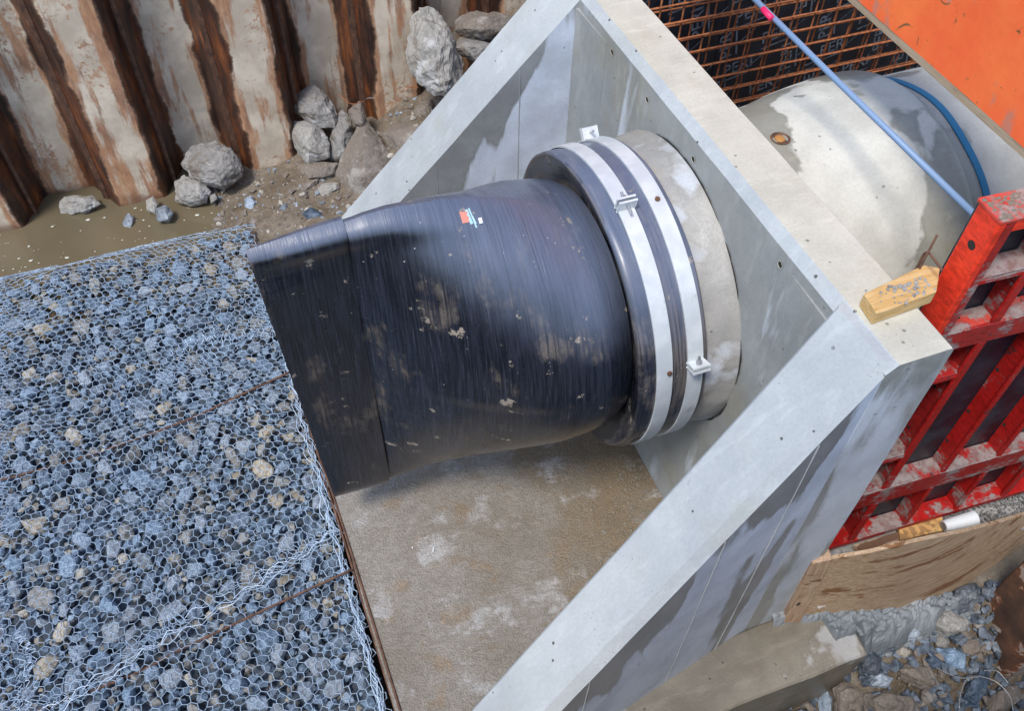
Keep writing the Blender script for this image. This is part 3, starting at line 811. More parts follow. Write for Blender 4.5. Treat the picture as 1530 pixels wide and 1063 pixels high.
def euler_mat(a, b, c):
    return np.array(Matrix.Rotation(a, 3, 'X') @ Matrix.Rotation(b, 3, 'Y') @ Matrix.Rotation(c, 3, 'Z'))
def joined_stones(name, items, mats, parent):
    V = []; F = []; MI = []; n = 0
    for (x, y, z, r, k) in items:
        v, f = PROTO_LO[random.randrange(len(PROTO_LO))]
        R3 = euler_mat(random.uniform(-.5, .5), random.uniform(-.5, .5), random.random() * 6.28)
        V.append((v * r) @ R3.T + np.array([x, y, z])); F.append(f + n); n += len(v); MI += [k] * len(f)
    off = np.array(parent.location[:]) if parent is not None else np.zeros(3)
    V = np.concatenate(V) - off; F = np.concatenate(F)
    me = D.meshes.new(name); me.from_pydata(V.tolist(), [], F.tolist()); me.update()
    for m_ in mats: me.materials.append(m_)
    me.polygons.foreach_set('material_index', MI)
    o = D.objects.new(name, me); link(o, parent); o['kind'] = 'stuff'; return o

# gabion mattress: packed stones
gb = thing('gabion_mattress', 'stone filled gabion mattress under hexagonal wire mesh beside the apron', 'gabion', (-2.4, .6, -.3))
GX0, GX1, GY0, GY1 = -3.55, -1.50, -1.75, 2.33
def surf(x, y):     # top level of the fill
    z = -.015 + .055 * fbm((x, y, 0), 1.4, 2) + .05 * math.exp(-((x + 1.68) ** 2 + (y - 2.2) ** 2) / .05)
    z -= max(0, (y - 2.18)) * .9
    return z
cell = .02; HG = {}
NXg, NYg = int((GX1 - GX0 + .4) / cell), int((GY1 - GY0 + .6) / cell)
hgt = np.full((NXg, NYg), -.3)
def splat(x, y, z, r, rz):
    i0, i1 = int((x - r - GX0 + .2) / cell), int((x + r - GX0 + .2) / cell) + 1
    j0, j1 = int((y - r - GY0 + .3) / cell), int((y + r - GY0 + .3) / cell) + 1
    for i in range(max(0, i0), min(NXg, i1)):
        for j in range(max(0, j0), min(NYg, j1)):
            dx = GX0 - .2 + i * cell - x; dy = GY0 - .3 + j * cell - y; q = 1 - (dx * dx + dy * dy) / (r * r)
            if q > 0:
                h = z + rz * math.sqrt(q)
                if h > hgt[i, j]: hgt[i, j] = h
stones = []; grid = {}
def try_place(r, tries, minfrac=.82, lim=10**9):
    cnt = 0
    for _ in range(tries):
        x = random.uniform(GX0 + r * .5, GX1 - r * .95); y = random.uniform(GY0 + r, GY1 - r * .6); ok = True
        gi, gj = int(x / .12), int(y / .12)
        for a in range(gi - 2, gi + 3):
            for b in range(gj - 2, gj + 3):
                for (X, Y, rr) in grid.get((a, b), ()):
                    if (X - x) ** 2 + (Y - y) ** 2 < ((rr + r) * minfrac) ** 2: ok = False; break
                if not ok: break
            if not ok: break
        if ok:
            grid.setdefault((gi, gj), []).append((x, y, r)); stones.append((x, y, r)); cnt += 1
            if cnt >= lim: break
BIG = [(372, 852, .085), (925, 585, 0)]
for px, py, r in ((372, 850, .080), (262, 603, .05), (406, 590, .052), (40, 775, .085), (335, 905, .048), (545, 880, .06), (395, 945, .07), (540, 1010, .055), (470, 990, .075), (320, 720, .045), (160, 900, .06), (60, 990, .07), (250, 1010, .06), (345, 425, .045), (355, 485, .04), (300, 610, .04)):
    q = onp(px, py, 2, 0.0); stones.append((q.x, q.y, r)); grid.setdefault((int(q.x / .12), int(q.y / .12)), []).append((q.x, q.y, r))
NBIG = len(stones)
try_place(.085, 900, .95, 14); try_place(.070, 1400, .84, 70); try_place(.055, 5000, .78, 330); try_place(.038, 7000, .82, 460); try_place(.027, 16000, .80, 1100); try_place(.019, 22000, .8, 2400); try_place(.013, 22000, .8, 3000)
# visibility test for choosing the largest-looking ones
def inview(x, y, z=0):
    d = Vector((x, y, z)) - CAM; zc_ = -d.dot(RZ); u = 765 + FPX * d.dot(RX) / zc_; v = 531.5 - FPX * d.dot(RY) / zc_
    return -30 < u < 1560 and -30 < v < 1093 and zc_ > 0, zc_
big = []; small = []
for k, (x, y, r) in enumerate(stones):
    vis, dz = inview(x, y)
    hid = (x > -1.62 and -.15 < y < 2.1)
    (big if (vis and r > .026) else small).append((x, y, r, r / dz, k))
big.sort(key=lambda s: -s[3]); small += big[300:]; big = big[:300]
for n_, (x, y, r, _, k) in enumerate(big):
    me = PROTO[n_ % len(PROTO)]; mk = random.random()
    kind = 'stone_tan' if (mk < .07 or k in (3, 13)) else 'stone_grey' if (mk < .20 or k in (0, 1)) else 'stone_blue'
    zt = surf(x, y); rr = r * random.uniform(1.05, 1.22); z = zt - r * .5 - random.uniform(0, .025) + (.01 if k < NBIG else 0)
    key = (me.name, kind)
    if key not in HG:
        m2 = me.copy(); m2.name = 'stone'; m2.materials.append(M[kind]); HG[key] = m2
    o = D.objects.new('stone', HG[key]); link(o, gb); o.location = Vector((x, y, z)) - gb.location
    o.rotation_euler = (random.uniform(-.35, .35), random.uniform(-.35, .35), random.random() * 6.28); o.scale = (rr, rr, rr)
    splat(x, y, z, rr * .8, rr * .55)
items = []
for (x, y, r, _, k) in small:
    mk = random.random(); kd = 2 if mk < .07 else 1 if mk < .25 else 0
    z = surf(x, y) - r * .55 - random.uniform(0, .018)
    items.append((x, y, z, r * 1.28, kd)); splat(x, y, z, r * .95, r * .6)
for _ in range(3800):
    x = random.uniform(GX0, GX1 - .03); y = random.uniform(GY0, GY1); r = random.uniform(.02, .04)
    items.append((x, y, surf(x, y) - .055 - random.uniform(0, .03), r, random.choice((0, 0, 1))))
joined_stones('small_stones', items, [M['stone_blue'], M['stone_grey'], M['stone_tan']], gb)
bm = bmesh.new(); box(bm, ((GX0 + GX1) / 2 - .01, (GY0 + GY1) / 2, -.24), (GX1 - GX0 - .04, GY1 - GY0 - .06, .24))
emit('fill_bed', bm, M['stone_dark'], gb)
# smooth the envelope the mesh lies on
env = hgt.copy()
for _ in range(2):
    e2 = env.copy()
    for dx in (-1, 0, 1):
        for dy in (-1, 0, 1): e2 = np.maximum(e2, np.roll(np.roll(env, dx, 0), dy, 1))
    env = e2
for _ in range(4):
    env = (env + np.roll(env, 1, 0) + np.roll(env, -1, 0) + np.roll(env, 1, 1) + np.roll(env, -1, 1)) / 5
def mesh_z(x, y):
    i = (x - GX0 + .2) / cell; j = (y - GY0 + .3) / cell
    i = min(max(i, 0), NXg - 1.01); j = min(max(j, 0), NYg - 1.01)
    z = env[int(i), int(j)]
    z = max(z, -.06)
    if y > 2.22: z = min(z, .0 - (y - 2.22) * .9)
    return z + .004
def hexnet(name, x0, x1, y0, y1, s, lift, jit, mask, warp, r=.0015, ang=0.0, seed=1):
    rs = random.Random(seed); V = {}; E = set()
    dx = s * math.sqrt(3); dy = s * 1.5
    def key(i, j, t): return (i, j, t)
    nodes = {}
    nxx = int((x1 - x0) / dx) + 2; nyy = int((y1 - y0) / (2 * dy)) + 2
    def addn(k, x, y):
        wx, wy = warp(x, y)
        nodes[k] = (x + wx + rs.gauss(0, jit), y + wy + rs.gauss(0, jit))
    # brick-wall addressing of a honeycomb
    rows_ = nyy * 2
    for j in range(rows_):
        for i in range(nxx * 2):
            x = x0 + i * dx / 2; y = y0 + j * dy + ((s / 2) if (i + j) % 2 == 0 else 0) * 1.0
            addn((i, j), x, y)
    for j in range(rows_):
        for i in range(nxx * 2):
            if (i + 1, j) in nodes: E.add(((i, j), (i + 1, j)))
            if (i + j) % 2 == 0 and (i, j + 1) in nodes: E.add(((i, j), (i, j + 1)))
    verts = []; faces = []
    for a, b in E:
        A, B = nodes[a], nodes[b]
        if not (mask(*A) and mask(*B)): continue
        hz = lambda p: mesh_z(*p) + lift
        pa = Vector((A[0], A[1], hz(A) + .004 * math.sin(A[0] * 37 + A[1] * 51))); pb = Vector((B[0], B[1], hz(B) + .004 * math.sin(B[0] * 37 + B[1] * 51)))
        d = pb - pa
        if d.length > s * 4: continue
        d.normalize(); u = d.cross(Vector((0, 0, 1))).normalized(); v = u.cross(d); n = len(verts)
        rr = r * (1.5 if b[1] != a[1] else 1)       # twisted joint is thicker
        for p in (pa - d * r, pb + d * r):
            for k in range(3):
                an = 2.094 * k + 1.57; verts.append(p + (u * math.cos(an) + v * math.sin(an)) * rr)
        for k in range(3): faces.append((n + k, n + (k + 1) % 3, n + 3 + (k + 1) % 3, n + 3 + k))
    me = D.meshes.new(name); me.from_pydata([tuple(v - gb.location) for v in verts], [], faces); me.update(); me.materials.append(M['wire'])
    o = D.objects.new(name, me); link(o, gb); o['kind'] = 'stuff'; return o
S = .024
def warp1(x, y):
    return (.035 * fbm((x, y, 1), 1.6, 2) + .02 * fbm((x, y, 9), 4, 2), .035 * fbm((x, y, 5), 1.5, 2) + .02 * fbm((x, y, 2), 4, 2))
def edge_y(x): return 2.36 + .04 * math.sin(x * 7 + .6) + .07 * fbm((x, 0, 0), 3) - .05 * max(0, -x - 2.5)
hexnet('wire_mesh', GX0, GX1 + .02, GY0, GY1 + .15, S, 0, .0026, lambda x, y: x < GX1 + .005 and y < edge_y(x), warp1)
# a second sheet overlaps the upper left part, another the far strip
def fold(x):   # folded edge of the upper sheet
    return -.03 + (x + 1.5) * .30
hexnet('wire_mesh', GX0, GX1 + .02, -.9, GY1 + .15, S, .012, .0035, lambda x, y: x < GX1 - .01 and fold(x) < y < edge_y(x) - .01 and (y < fold(x) + .09 or x < -2.93 or (abs(y - 1.45 + .3 * math.sin(x * 2)) < .09 and x > -2.2)),
       lambda x, y: (warp1(x, y)[0] * 1.4 + .01, warp1(x, y)[1] * 1.4 + .015), seed=5)
# bunched wires along the fold, left edge and far lip
def loose(name, path_fn, n, spread, seg=22, r=.0015):
    bm = bmesh.new()
    for _ in range(n):
        t0 = random.random() * .85; t1 = min(1, t0 + random.uniform(.08, .3)); pts = []
        off = random.gauss(0, spread); ph = random.random() * 6
        for k in range(seg):
            t = t0 + (t1 - t0) * k / (seg - 1); x, y, nx_, ny_ = path_fn(t)
            w_ = off + .011 * math.sin(ph + k * 1.3) + .006 * random.uniform(-1, 1)
            X, Y = x + nx_ * w_, y + ny_ * w_; pts.append((X, Y, mesh_z(X, Y) + .012 + .008 * math.sin(k * .9 + ph)))
        tube(bm, pts, r, 3, False)
    o = emit(name, bm, M['wire'], gb); o['kind'] = 'stuff'; return o
def pf(t):
    x = GX0 + (GX1 - GX0) * t; return x, fold(x), -.28, .96
loose('folded_mesh_edge', pf, 26, .03)
def pf2(t): return -2.93 + .05 * math.sin(t * 5), -.2 + t * .75 * -1 + .2, 1, .1
loose('folded_mesh_edge', pf2, 22, .02)
def pf3(t):
    x = GX0 + (GX1 - GX0) * t; return x, edge_y(x) - .02, 0, 1
loose('selvedge_wires', pf3, 46, .012)
def pf4(t): return GX1 - .03, 2.3 - t * 3.4, 1, 0
loose('selvedge_wires', pf4, 38, .014)
def pf5(t):
    x = -2.1 + .6 * t; return x, 1.42 - .1 * t, .2, 1
loose('folded_mesh_edge', pf5, 16, .03)
def rod(pts, r, mat, name, parent=None, n=6, **k):
    bm = bmesh.new(); tube(bm, pts, r, n); return emit(name, bm, mat, parent, smooth=True, **k)
for pts in ([(-1.52, .975, .012), (-1.83, .925, -.016), (-2.11, .87, -.028), (-2.63, .82, -.03), (-3.2, .80, .0)],
            [(-1.50, -.25, .012), (-1.88, -.286, -.016), (-2.27, -.337, -.028), (-2.55, -.38, -.035), (-3.3, -.42, 0)],
            [(-1.52, 2.2, -.03), (-1.51, .6, .0), (-1.488, .13, .004), (-1.467, -.88, .004), (-1.46, -1.6, 0)],
            [(-1.53, 2.1, -.05), (-1.53, .6, -.02), (-1.502, .13, -.012), (-1.485, -.88, -.010), (-1.48, -1.6, -.01)]):
    rod(curve_pts(pts, 24), .0058, M['rust_dark'], 'frame_rod', gb)

# ------------------------------------------------------------------ rocks traced with their own distance and thickness
def rock(outline, depth_pt, thick, mat, name, label, cat='rock', group=None, seed=0, amp=.09, top=None, cuts=3):
    """outline: image polygon; depth_pt: world point giving its distance along the view axis"""
    thick = thick * 1.0
    dz = -(Vector(depth_pt) - CAM).dot(RZ); cx = sum(p[0] for p in outline) / len(outline); cy = sum(p[1] for p in outline) / len(outline)
    bm = bmesh.new(); rs = random.Random(seed)
    def W3(px, py, d): return CAM + ray(px, py) * d
    ctr = W3(cx, cy, dz)
    for px, py in outline:
        bm.verts.new(W3(px, py, dz + rs.uniform(-.15, .15) * thick))
    for f, dd in ((.72, -.42), (.35, -.5), (.75, .42), (.3, .5)):
        for k, (px, py) in enumerate(outline):
            if rs.random() < .75:
                q = f * rs.uniform(.8, 1.08); bm.verts.new(W3(cx + (px - cx) * q, cy + (py - cy) * q, dz + dd * thick * rs.uniform(.75, 1.1)))
    bmesh.ops.convex_hull(bm, input=bm.verts[:])
    bmesh.ops.delete(bm, geom=[v for v in bm.verts if not v.link_faces], context='VERTS')
    size = max((v.co - ctr).length for v in bm.verts)
    for _ in range(cuts):
        bmesh.ops.subdivide_edges(bm, edges=[e for e in bm.edges if e.calc_length() > size * .09], cuts=1, use_grid_fill=True)
        bmesh.ops.triangulate(bm, faces=bm.faces[:])
    for _ in range(1): bmesh.ops.smooth_vert(bm, verts=bm.verts[:], factor=.2, use_axis_x=True, use_axis_y=True, use_axis_z=True)
    bm.normal_update()
    for v in bm.verts:
        q = v.co + Vector((seed * 1.7, 0, 0))
        c_ = mnoise.cell_vector(q / (size * .55)).x - .5
        v.co += v.normal * size * amp * (.8 * fbm(q, 1.7 / size, 3) + .45 * (.4 - abs(fbm(q + Vector((9, 9, 9)), 3.2 / size, 3))) + .25 * fbm(q, 9 / size, 3) + .55 * (mnoise.voronoi(q * (2.6 / size))[0][1] - mnoise.voronoi(q * (2.6 / size))[0][0]))
    o = emit(name, bm, mat, None, smooth=False, local=ctr); tag(o, label, cat, group); return o
G1 = 'broken rocks piled against the sheet pile wall'
def gz(px, py, z): return onp(px, py, 2, z)
rock([(272, 245), (285, 218), (322, 211), (345, 222), (365, 255), (355, 270), (335, 283), (310, 277), (285, 268)], gz(320, 262, .05), .22, M['boulder'], 'boulder', 'big grey boulder wedged between two sheet piles left of the valve tip', group=G1, seed=1)
rock([(261, 272), (275, 262), (300, 272), (317, 286), (308, 303), (285, 309), (262, 300)], gz(288, 290, -.03), .14, M['boulder_pale'], 'boulder', 'small pale rock at the foot of the big boulder', group=G1, seed=2)
rock([(437, 150), (455, 130), (470, 128), (490, 143), (505, 170), (503, 192), (480, 190), (455, 178), (440, 170)], gz(470, 215, .12), .2, M['boulder'], 'boulder', 'grey rock lying on top of the left pile of rocks', group=G1, seed=3)
rock([(432, 190), (440, 178), (470, 182), (490, 205), (492, 235), (462, 247), (445, 230)], gz(462, 240, .05), .2, M['boulder_pale'], 'boulder', 'pale craggy rock under the topmost rock of the left pile', group=G1, seed=4)
rock([(497, 182), (512, 165), (528, 180), (524, 215), (515, 242), (493, 238), (493, 205)], gz(508, 235, .04), .14, M['boulder'], 'boulder', 'narrow upright block of rock between two larger rocks', group=G1, seed=5)
rock([(538, 180), (548, 178), (568, 205), (585, 230), (582, 262), (545, 302), (522, 290), (502, 262), (508, 238), (522, 225), (530, 195)], gz(545, 275, 0), .2, M['boulder_mud'], 'boulder', 'tall smooth brown slab of rock leaning beside the left wing wall', group=G1, seed=6, amp=.04)
rock([(450, 245), (505, 242), (503, 260), (485, 268), (455, 270), (448, 258)], gz(478, 262, -.02), .16, M['boulder_mud'], 'boulder', 'dark muddy rock squeezed under the pale craggy rock', group=G1, seed=7)
rock([(430, 290), (455, 272), (475, 268), (470, 285), (440, 300), (423, 297)], gz(448, 288, -.05), .1, M['boulder_mud'], 'boulder', 'flat wet grey stone lying in the mud below the rock pile', group=G1, seed=8)
rock([(470, 290), (480, 274), (505, 272), (508, 282), (490, 292), (474, 303)], gz(490, 285, -.03), .07, M['boulder_pale'], 'rock_chip', 'pale wedge shaped chip of stone in front of the brown slab', group=G1, seed=9, cuts=2)
rock([(614, 20), (625, 8), (648, 15), (668, 35), (680, 60), (690, 95), (690, 115), (670, 145), (650, 140), (630, 128), (612, 95), (612, 60)], onp(650, 80, 1, 2.55), .3, M['boulder_pale'], 'boulder', 'largest rock with white mortar smeared down its face', group=G1, seed=10, amp=.12)
rock([(680, 30), (695, 20), (740, 15), (772, 25), (765, 45), (735, 62), (700, 58), (680, 45)], onp(725, 40, 1, 2.62), .3, M['boulder_mud'], 'boulder', 'flat topped brown rock at the top of the right rock pile', group=G1, seed=11)
rock([(675, 70), (690, 55), (750, 66), (740, 82), (715, 92), (690, 85)], onp(710, 80, 1, 2.5), .22, M['boulder'], 'boulder', 'grey rock underneath the flat topped brown rock', group=G1, seed=12)
rock([(600, 180), (625, 155), (645, 148), (652, 165), (640, 185), (612, 192)], onp(625, 172, 1, 2.6), .16, M['boulder_mud'], 'boulder', 'knobbly small rock between the two rock piles', group=G1, seed=13)
rock([(572, 200), (590, 185), (630, 178), (660, 180), (660, 230), (600, 260), (585, 228)], onp(620, 215, 1, 2.45), .3, M['boulder_mud'], 'boulder', 'smooth rounded muddy boulder half hidden by the left wing wall', group=G1, seed=14, amp=.03)
rock([(520, 165), (538, 150), (548, 170), (545, 190), (530, 190)], onp(535, 180, 1, 2.66), .12, M['boulder_mud'], 'boulder', 'rusty brown rock tip poking up behind the tall slab', group=G1, seed=15)
rock([(640, 145), (660, 140), (690, 150), (680, 175), (655, 178)], onp(665, 160, 1, 2.62), .2, M['boulder_mud'], 'boulder', 'dark rock in the shadow below the largest rock', group=G1, seed=16)
rock([(88, 300), (100, 292), (138, 292), (150, 305), (130, 318), (92, 322)], gz(118, 312, -.08), .12, M['boulder_pale'], 'boulder', 'pale rock half sunk in the muddy water', group=G1, seed=17)
G2 = 'small loose stones in the mud by the water'
rock([(233, 312), (248, 306), (259, 318), (255, 332), (235, 332)], gz(246, 325, -.06), .08, M['stone_blue'], 'loose_stone', 'blue grey stone at the water edge next to the wire mesh', group=G2, seed=20, cuts=2)
rock([(218, 300), (228, 292), (238, 305), (234, 322), (220, 315)], gz(228, 316, -.08), .07, M['boulder_pale'], 'loose_stone', 'small upright pale stone at the foot of a sheet pile', group=G2, seed=21, cuts=2)
rock([(183, 330), (192, 318), (200, 326), (196, 345), (184, 342)], gz(192, 335, -.1), .05, M['stone_blue'], 'loose_stone', 'dark stone poking out of the muddy water', group=G2, seed=22, cuts=2)
rock([(450, 318), (465, 310), (483, 318), (478, 328), (458, 330)], gz(467, 325, -.04), .07, M['stone_dark'], 'loose_stone', 'black stone just above the valve tip', group=G2, seed=23, cuts=2)
rock([(415, 310), (428, 303), (432, 318), (420, 325)], gz(424, 318, -.05), .05, M['stone_blue'], 'loose_stone', 'small blue grey stone left of the black stone', group=G2, seed=24, cuts=2)
rock([(365, 298), (375, 292), (384, 302), (378, 316), (366, 312)], gz(375, 310, -.06), .05, M['stone_blue'], 'loose_stone', 'single stone in the mud behind the raised corner of the mesh', group=G2, seed=25, cuts=2)
rock([(312, 292), (322, 288), (326, 298), (315, 305)], gz(319, 300, -.06), .05, M['boulder'], 'loose_stone', 'little grey stone beside the big boulder', group=G2, seed=26, cuts=2)
rock([(436, 305), (445, 300), (448, 310), (440, 315)], gz(442, 312, -.05), .04, M['stone_blue'], 'loose_stone', 'tiny stone between the black stone and the small blue one', group=G2, seed=27, cuts=2)
# gritty scatter in the mud
items = []
for _ in range(800):
    x = random.uniform(-1.75, .1); y = random.uniform(2.1, 2.75); z = terrain_z(x, y)
    items.append((x, y, z, random.choice((.006, .008, .008, .012, .012, .018, .026, .034)), random.choice((0, 1, 1, 2))))
tag(joined_stones('mud_gravel', items, [M['stone_blue'], M['boulder_mud'], M['stone_tan']], None), 'gravel scattered in the mud between water and headwall', 'gravel')

# thin wires by the rocks
def wire(label, pix, z, mat, r=.0025, name='wire_offcut', group=None):
    pts = [onp(px, py, 2, zz) for (px, py), zz in zip(pix, z)]
    bm = bmesh.new(); c = pts[0]; tube(bm, curve_pts(pts, 26), r, 5)
    o = emit(name, bm, mat, None, smooth=True, local=c); tag(o, label, 'wire', group); return o
wire('rusty bent wire loop behind the tall rock slab', [(505, 140), (525, 155), (545, 152), (547, 175)], [.35, .38, .4, .2], M['rust'])
wire('rusty wire arch standing left of the largest rock', [(618, 168), (605, 148), (610, 132), (625, 130)], [.1, .25, .35, .35], M['rust'])
wire('grey curved wire above the topmost left rock', [(462, 122), (480, 121), (497, 132)], [.35, .37, .3], M['wire_thin'], .0018)
wire('short pale wire sticking up behind the rocks', [(540, 155), (548, 147), (560, 146)], [.25, .35, .36], M['wire_thin'], .002)

# ------------------------------------------------------------------ rebar mats and black formwork behind
def mat_cage(label, y, x0, x1, zs, xs, dy):
    t = thing('rebar_mat', label, 'rebar', ((x0 + x1) / 2, y, 0))
    for z in zs:
        z += random.uniform(-.004, .004)
        rod([(x0, y, z), ((x0 + x1) / 2, y + random.uniform(-.006, .006), z - .004), (x1, y, z + random.uniform(-.008, .008))], .0062, M['rust'], 'horizontal_bar', t)
    for x in xs:
        x += random.uniform(-.01, .01)
        rod([(x, y + dy, -.2), (x + random.uniform(-.01, .01), y + dy, .9), (x + random.uniform(-.012, .012), y + dy, 2.1)], .0055, M['rust'], 'vertical_bar', t)
    return t
mat_cage('front rusty rebar mat standing behind the headwall', 1.72, .6, 4.2, [.1 + .105 * k for k in range(19)], [.7 + .15 * k for k in range(23)], .012)
mat_cage('rear rusty rebar mat close to the black formwork', 1.95, .6, 4.3, [.14 + .105 * k for k in range(19)], [.77 + .15 * k for k in range(23)], .012)
fw = thing('black_formwork', 'black film faced plywood formwork with repeated grey print behind the rebar', 'formwork', (2, 2.12, 0))
for k in range(4):
    bm = bmesh.new(); box(bm, (.95 + k * 1.2, 2.14, .945), (1.194, .03, 2.45)); emit('plywood_sheet', bm, M['ply_black'], fw)
# printed marks: flat print on the sheets
def text_mesh(s, size):
    c = D.curves.new('lettering', 'FONT'); c.body = s; c.size = size; c.align_x = 'CENTER'; c.align_y = 'CENTER'; c.resolution_u = 2; c.offset = .0016
    o = D.objects.new('lettering', c); COL.objects.link(o); bpy.context.view_layer.update()
    me = D.meshes.new_from_object(o.evaluated_get(bpy.context.evaluated_depsgraph_get())); D.objects.remove(o); D.curves.remove(c)
    v = np.array([x.co[:] for x in me.vertices]); f = [tuple(p.vertices) for p in me.polygons]; D.meshes.remove(me); return v, f
tv, tf = text_mesh('PERI', .118)
V = []; F = []
def put(v, f, cx, cz, rot, sc=1):
    n = len(V); c, s = math.cos(rot), math.sin(rot)
    for p in v: V.append(((cx + (p[0] * c - p[1] * s) * sc) - 2, 2.1225 - 2.12, cz + (p[0] * s + p[1] * c) * sc))
    for q in f: F.append(tuple(n + i for i in q))
sl = np.array([(-.11, -.006, 0), (.11, -.006, 0), (.11, .006, 0), (-.11, .006, 0)])
br = np.array([(-.005, -.05, 0), (.005, -.05, 0), (.005, .05, 0), (-.005, .05, 0)])
row = 0; z = -.1
while z < 2.05:
    x = .5 + (row % 2) * .13; k = 0
    while x < 4.6:
        rot = math.radians(12) if (k + row) % 2 == 0 else math.radians(102)
        put(tv, tf, x, z, rot)
        c, s = math.cos(rot), math.sin(rot)
        for oy in (-.072,): put(sl, [(0, 1, 2, 3)], x - s * oy, z + c * oy, rot + .12 * (1 if oy > 0 else -1) * 0)
        put(sl, [(0, 1, 2, 3)], x + .14, z + .03, math.radians(38), .6)
        x += .37; k += 1
    z += .19; row += 1
me = D.meshes.new('printed_lettering'); me.from_pydata(V, [], F); me.update(); me.materials.append(M['print'])
o = D.objects.new('printed_lettering', me); link(o, fw); o.location = (0, -.001, 0)
for p in me.polygons: pass

# ------------------------------------------------------------------ red steel formwork panel on the right
rp = thing('red_formwork_panel', 'red steel framed formwork panel standing against the right end of the headwall', 'formwork', (.45, -1.0, .24))
UX = Vector((1, -.06, 0)).normalized(); UN = Vector((-.06, -1, 0)).normalized(); P0 = Vector((.45, -.992, 0))
Mp = Matrix((UX, -UN, Vector((0, 0, 1)))).transposed()
def pbox(name, u0, u1, z0, z1, d0, d1, mat, bev=.002, parent=rp):
    """u along the panel, z up, d depth behind the front plane"""
    c = P0 + UX * ((u0 + u1) / 2 - .45) - UN * ((d0 + d1) / 2); c.z = (z0 + z1) / 2
    bm = bmesh.new(); box(bm, c, (u1 - u0, abs(d1 - d0), z1 - z0), Mp, bev); return emit(name, bm, mat, parent)
UL, UR, ZB, ZT, DP = .335, 2.35, .245, 2.178, .092
ribs = [.575, .835, 1.10, 1.36, 1.62, 1.88, 2.14]
pbox('plywood_sheet', UL + .01, UR, ZB + .01, ZT - .01, DP - .012, DP + .012, M['ply_black'])
pbox('end_post', UL, UL + .028, ZB, ZT - .008, 0, DP - .0, M['red_lit'], .004)
pbox('end_flange', UL + .028, UL + .058, ZB, ZT - .01, .001, .012, M['red_dirty'])
pbox('top_rail', UL - .002, UR, ZT - .012, ZT + .004, -.002, DP + .01, M['cement_red'], .004)
pbox('top_flange', UL + .058, UR, ZT - .05, ZT - .014, .001, .012, M['red_lit'])
pbox('bottom_rail', UL + .028, UR, ZB, ZB + .03, 0, DP - .014, M['red'])
pbox('main_rail', UL + .058, UR, 1.612, 1.705, 0, .010, M['red_dirty']); pbox('main_rail_shelf', UL + .06, UR, 1.695, 1.705, .010, DP - .014, M['cement_red'])
pbox('main_rail', UL + .058, UR, .595, .712, 0, .010, M['red_dirty']); pbox('main_rail_shelf', UL + .06, UR, .702, .712, .010, DP - .014, M['red_dirty'])
for i, z in enumerate((1.95, 1.455, .965, 1.21)):
    u1 = ribs[0] if i else UR
    if i == 3: continue
    pbox('short_rail', UL + .06, u1, z - .012, z, .004, DP - .014, M['cement_red' if i == 0 else 'red_dirty'])
    pbox('rail_lip', UL + .06, u1, z - .032, z - .0125, .003, .010, M['red'])
for i, u in enumerate(ribs):
    for z0, z1 in ((ZB + .031, .594), (.7125, 1.611), (1.7055, ZT - .014)):
        if z1 > 2 and i > 0 and False: continue
        cuts_ = [z0, z1]
        pbox('rib', u - .008, u, z0, z1, .012, DP - .014, M['red' if i else 'red_dirty'], .001)
        pbox('rib_flange', u - .030 if i % 3 == 0 else u - .018, u + .004, z0, z1, .001, .0115, M['red'])
for z in (.25,): 
    for i, (a, b) in enumerate(zip([UL + .03] + ribs, ribs + [UR])):
        pass
def disc(name, c, n, r, mat, parent):
    n = n.normalized(); t1 = n.orthogonal().normalized(); t2 = n.cross(t1); bm = bmesh.new()
    o1 = [bm.verts.new(c + (t1 * math.cos(k * .5236) + t2 * math.sin(k * .5236)) * r + n * .0008) for k in range(12)]
    bm.faces.new(o1); return emit(name, bm, mat, parent)
disc('bolt_hole', P0 + UX * (UL - .45) - UN * .045 + Vector((0, 0, 2.055)), -UX, .015, M['hole'], rp)
for u, z in ((.40, 1.7055), (.46, 1.7055), (.40, 1.951), (.45, 1.951), (.46, 1.456), (.51, 1.456), (.46, .966), (.51, .966)):
    disc('bolt_hole', P0 + UX * (u - .45) - UN * .055 + Vector((0, 0, z)), Vector((0, 0, 1)), .009, M['hole'], rp)
for i, u in enumerate(ribs):
    for z in (1.57, 1.05, .85, 1.30):
        disc('bolt_hole', P0 + UX * (u - .0085 - .45) - UN * .065 + Vector((0, 0, z)), -UX, .008, M['hole'], rp)

# cement lumps on the panel's top corner
bm = bmesh.new()
for _ in range(190):
    u = random.uniform(UL, UL + .35); d = random.uniform(.0, DP); r = random.uniform(.004, .012)
    c = P0 + UX * (u - .45) - UN * d; c.z = ZT + .004
    r *= .55; q = bmesh.ops.create_icosphere(bm, subdivisions=1, radius=r)
    for v in q['verts']: v.co = Vector((v.co.x * 1.6, v.co.y, v.co.z * .5)) + c
emit('cement_lumps', bm, M['block'], rp)['kind'] = 'stuff'

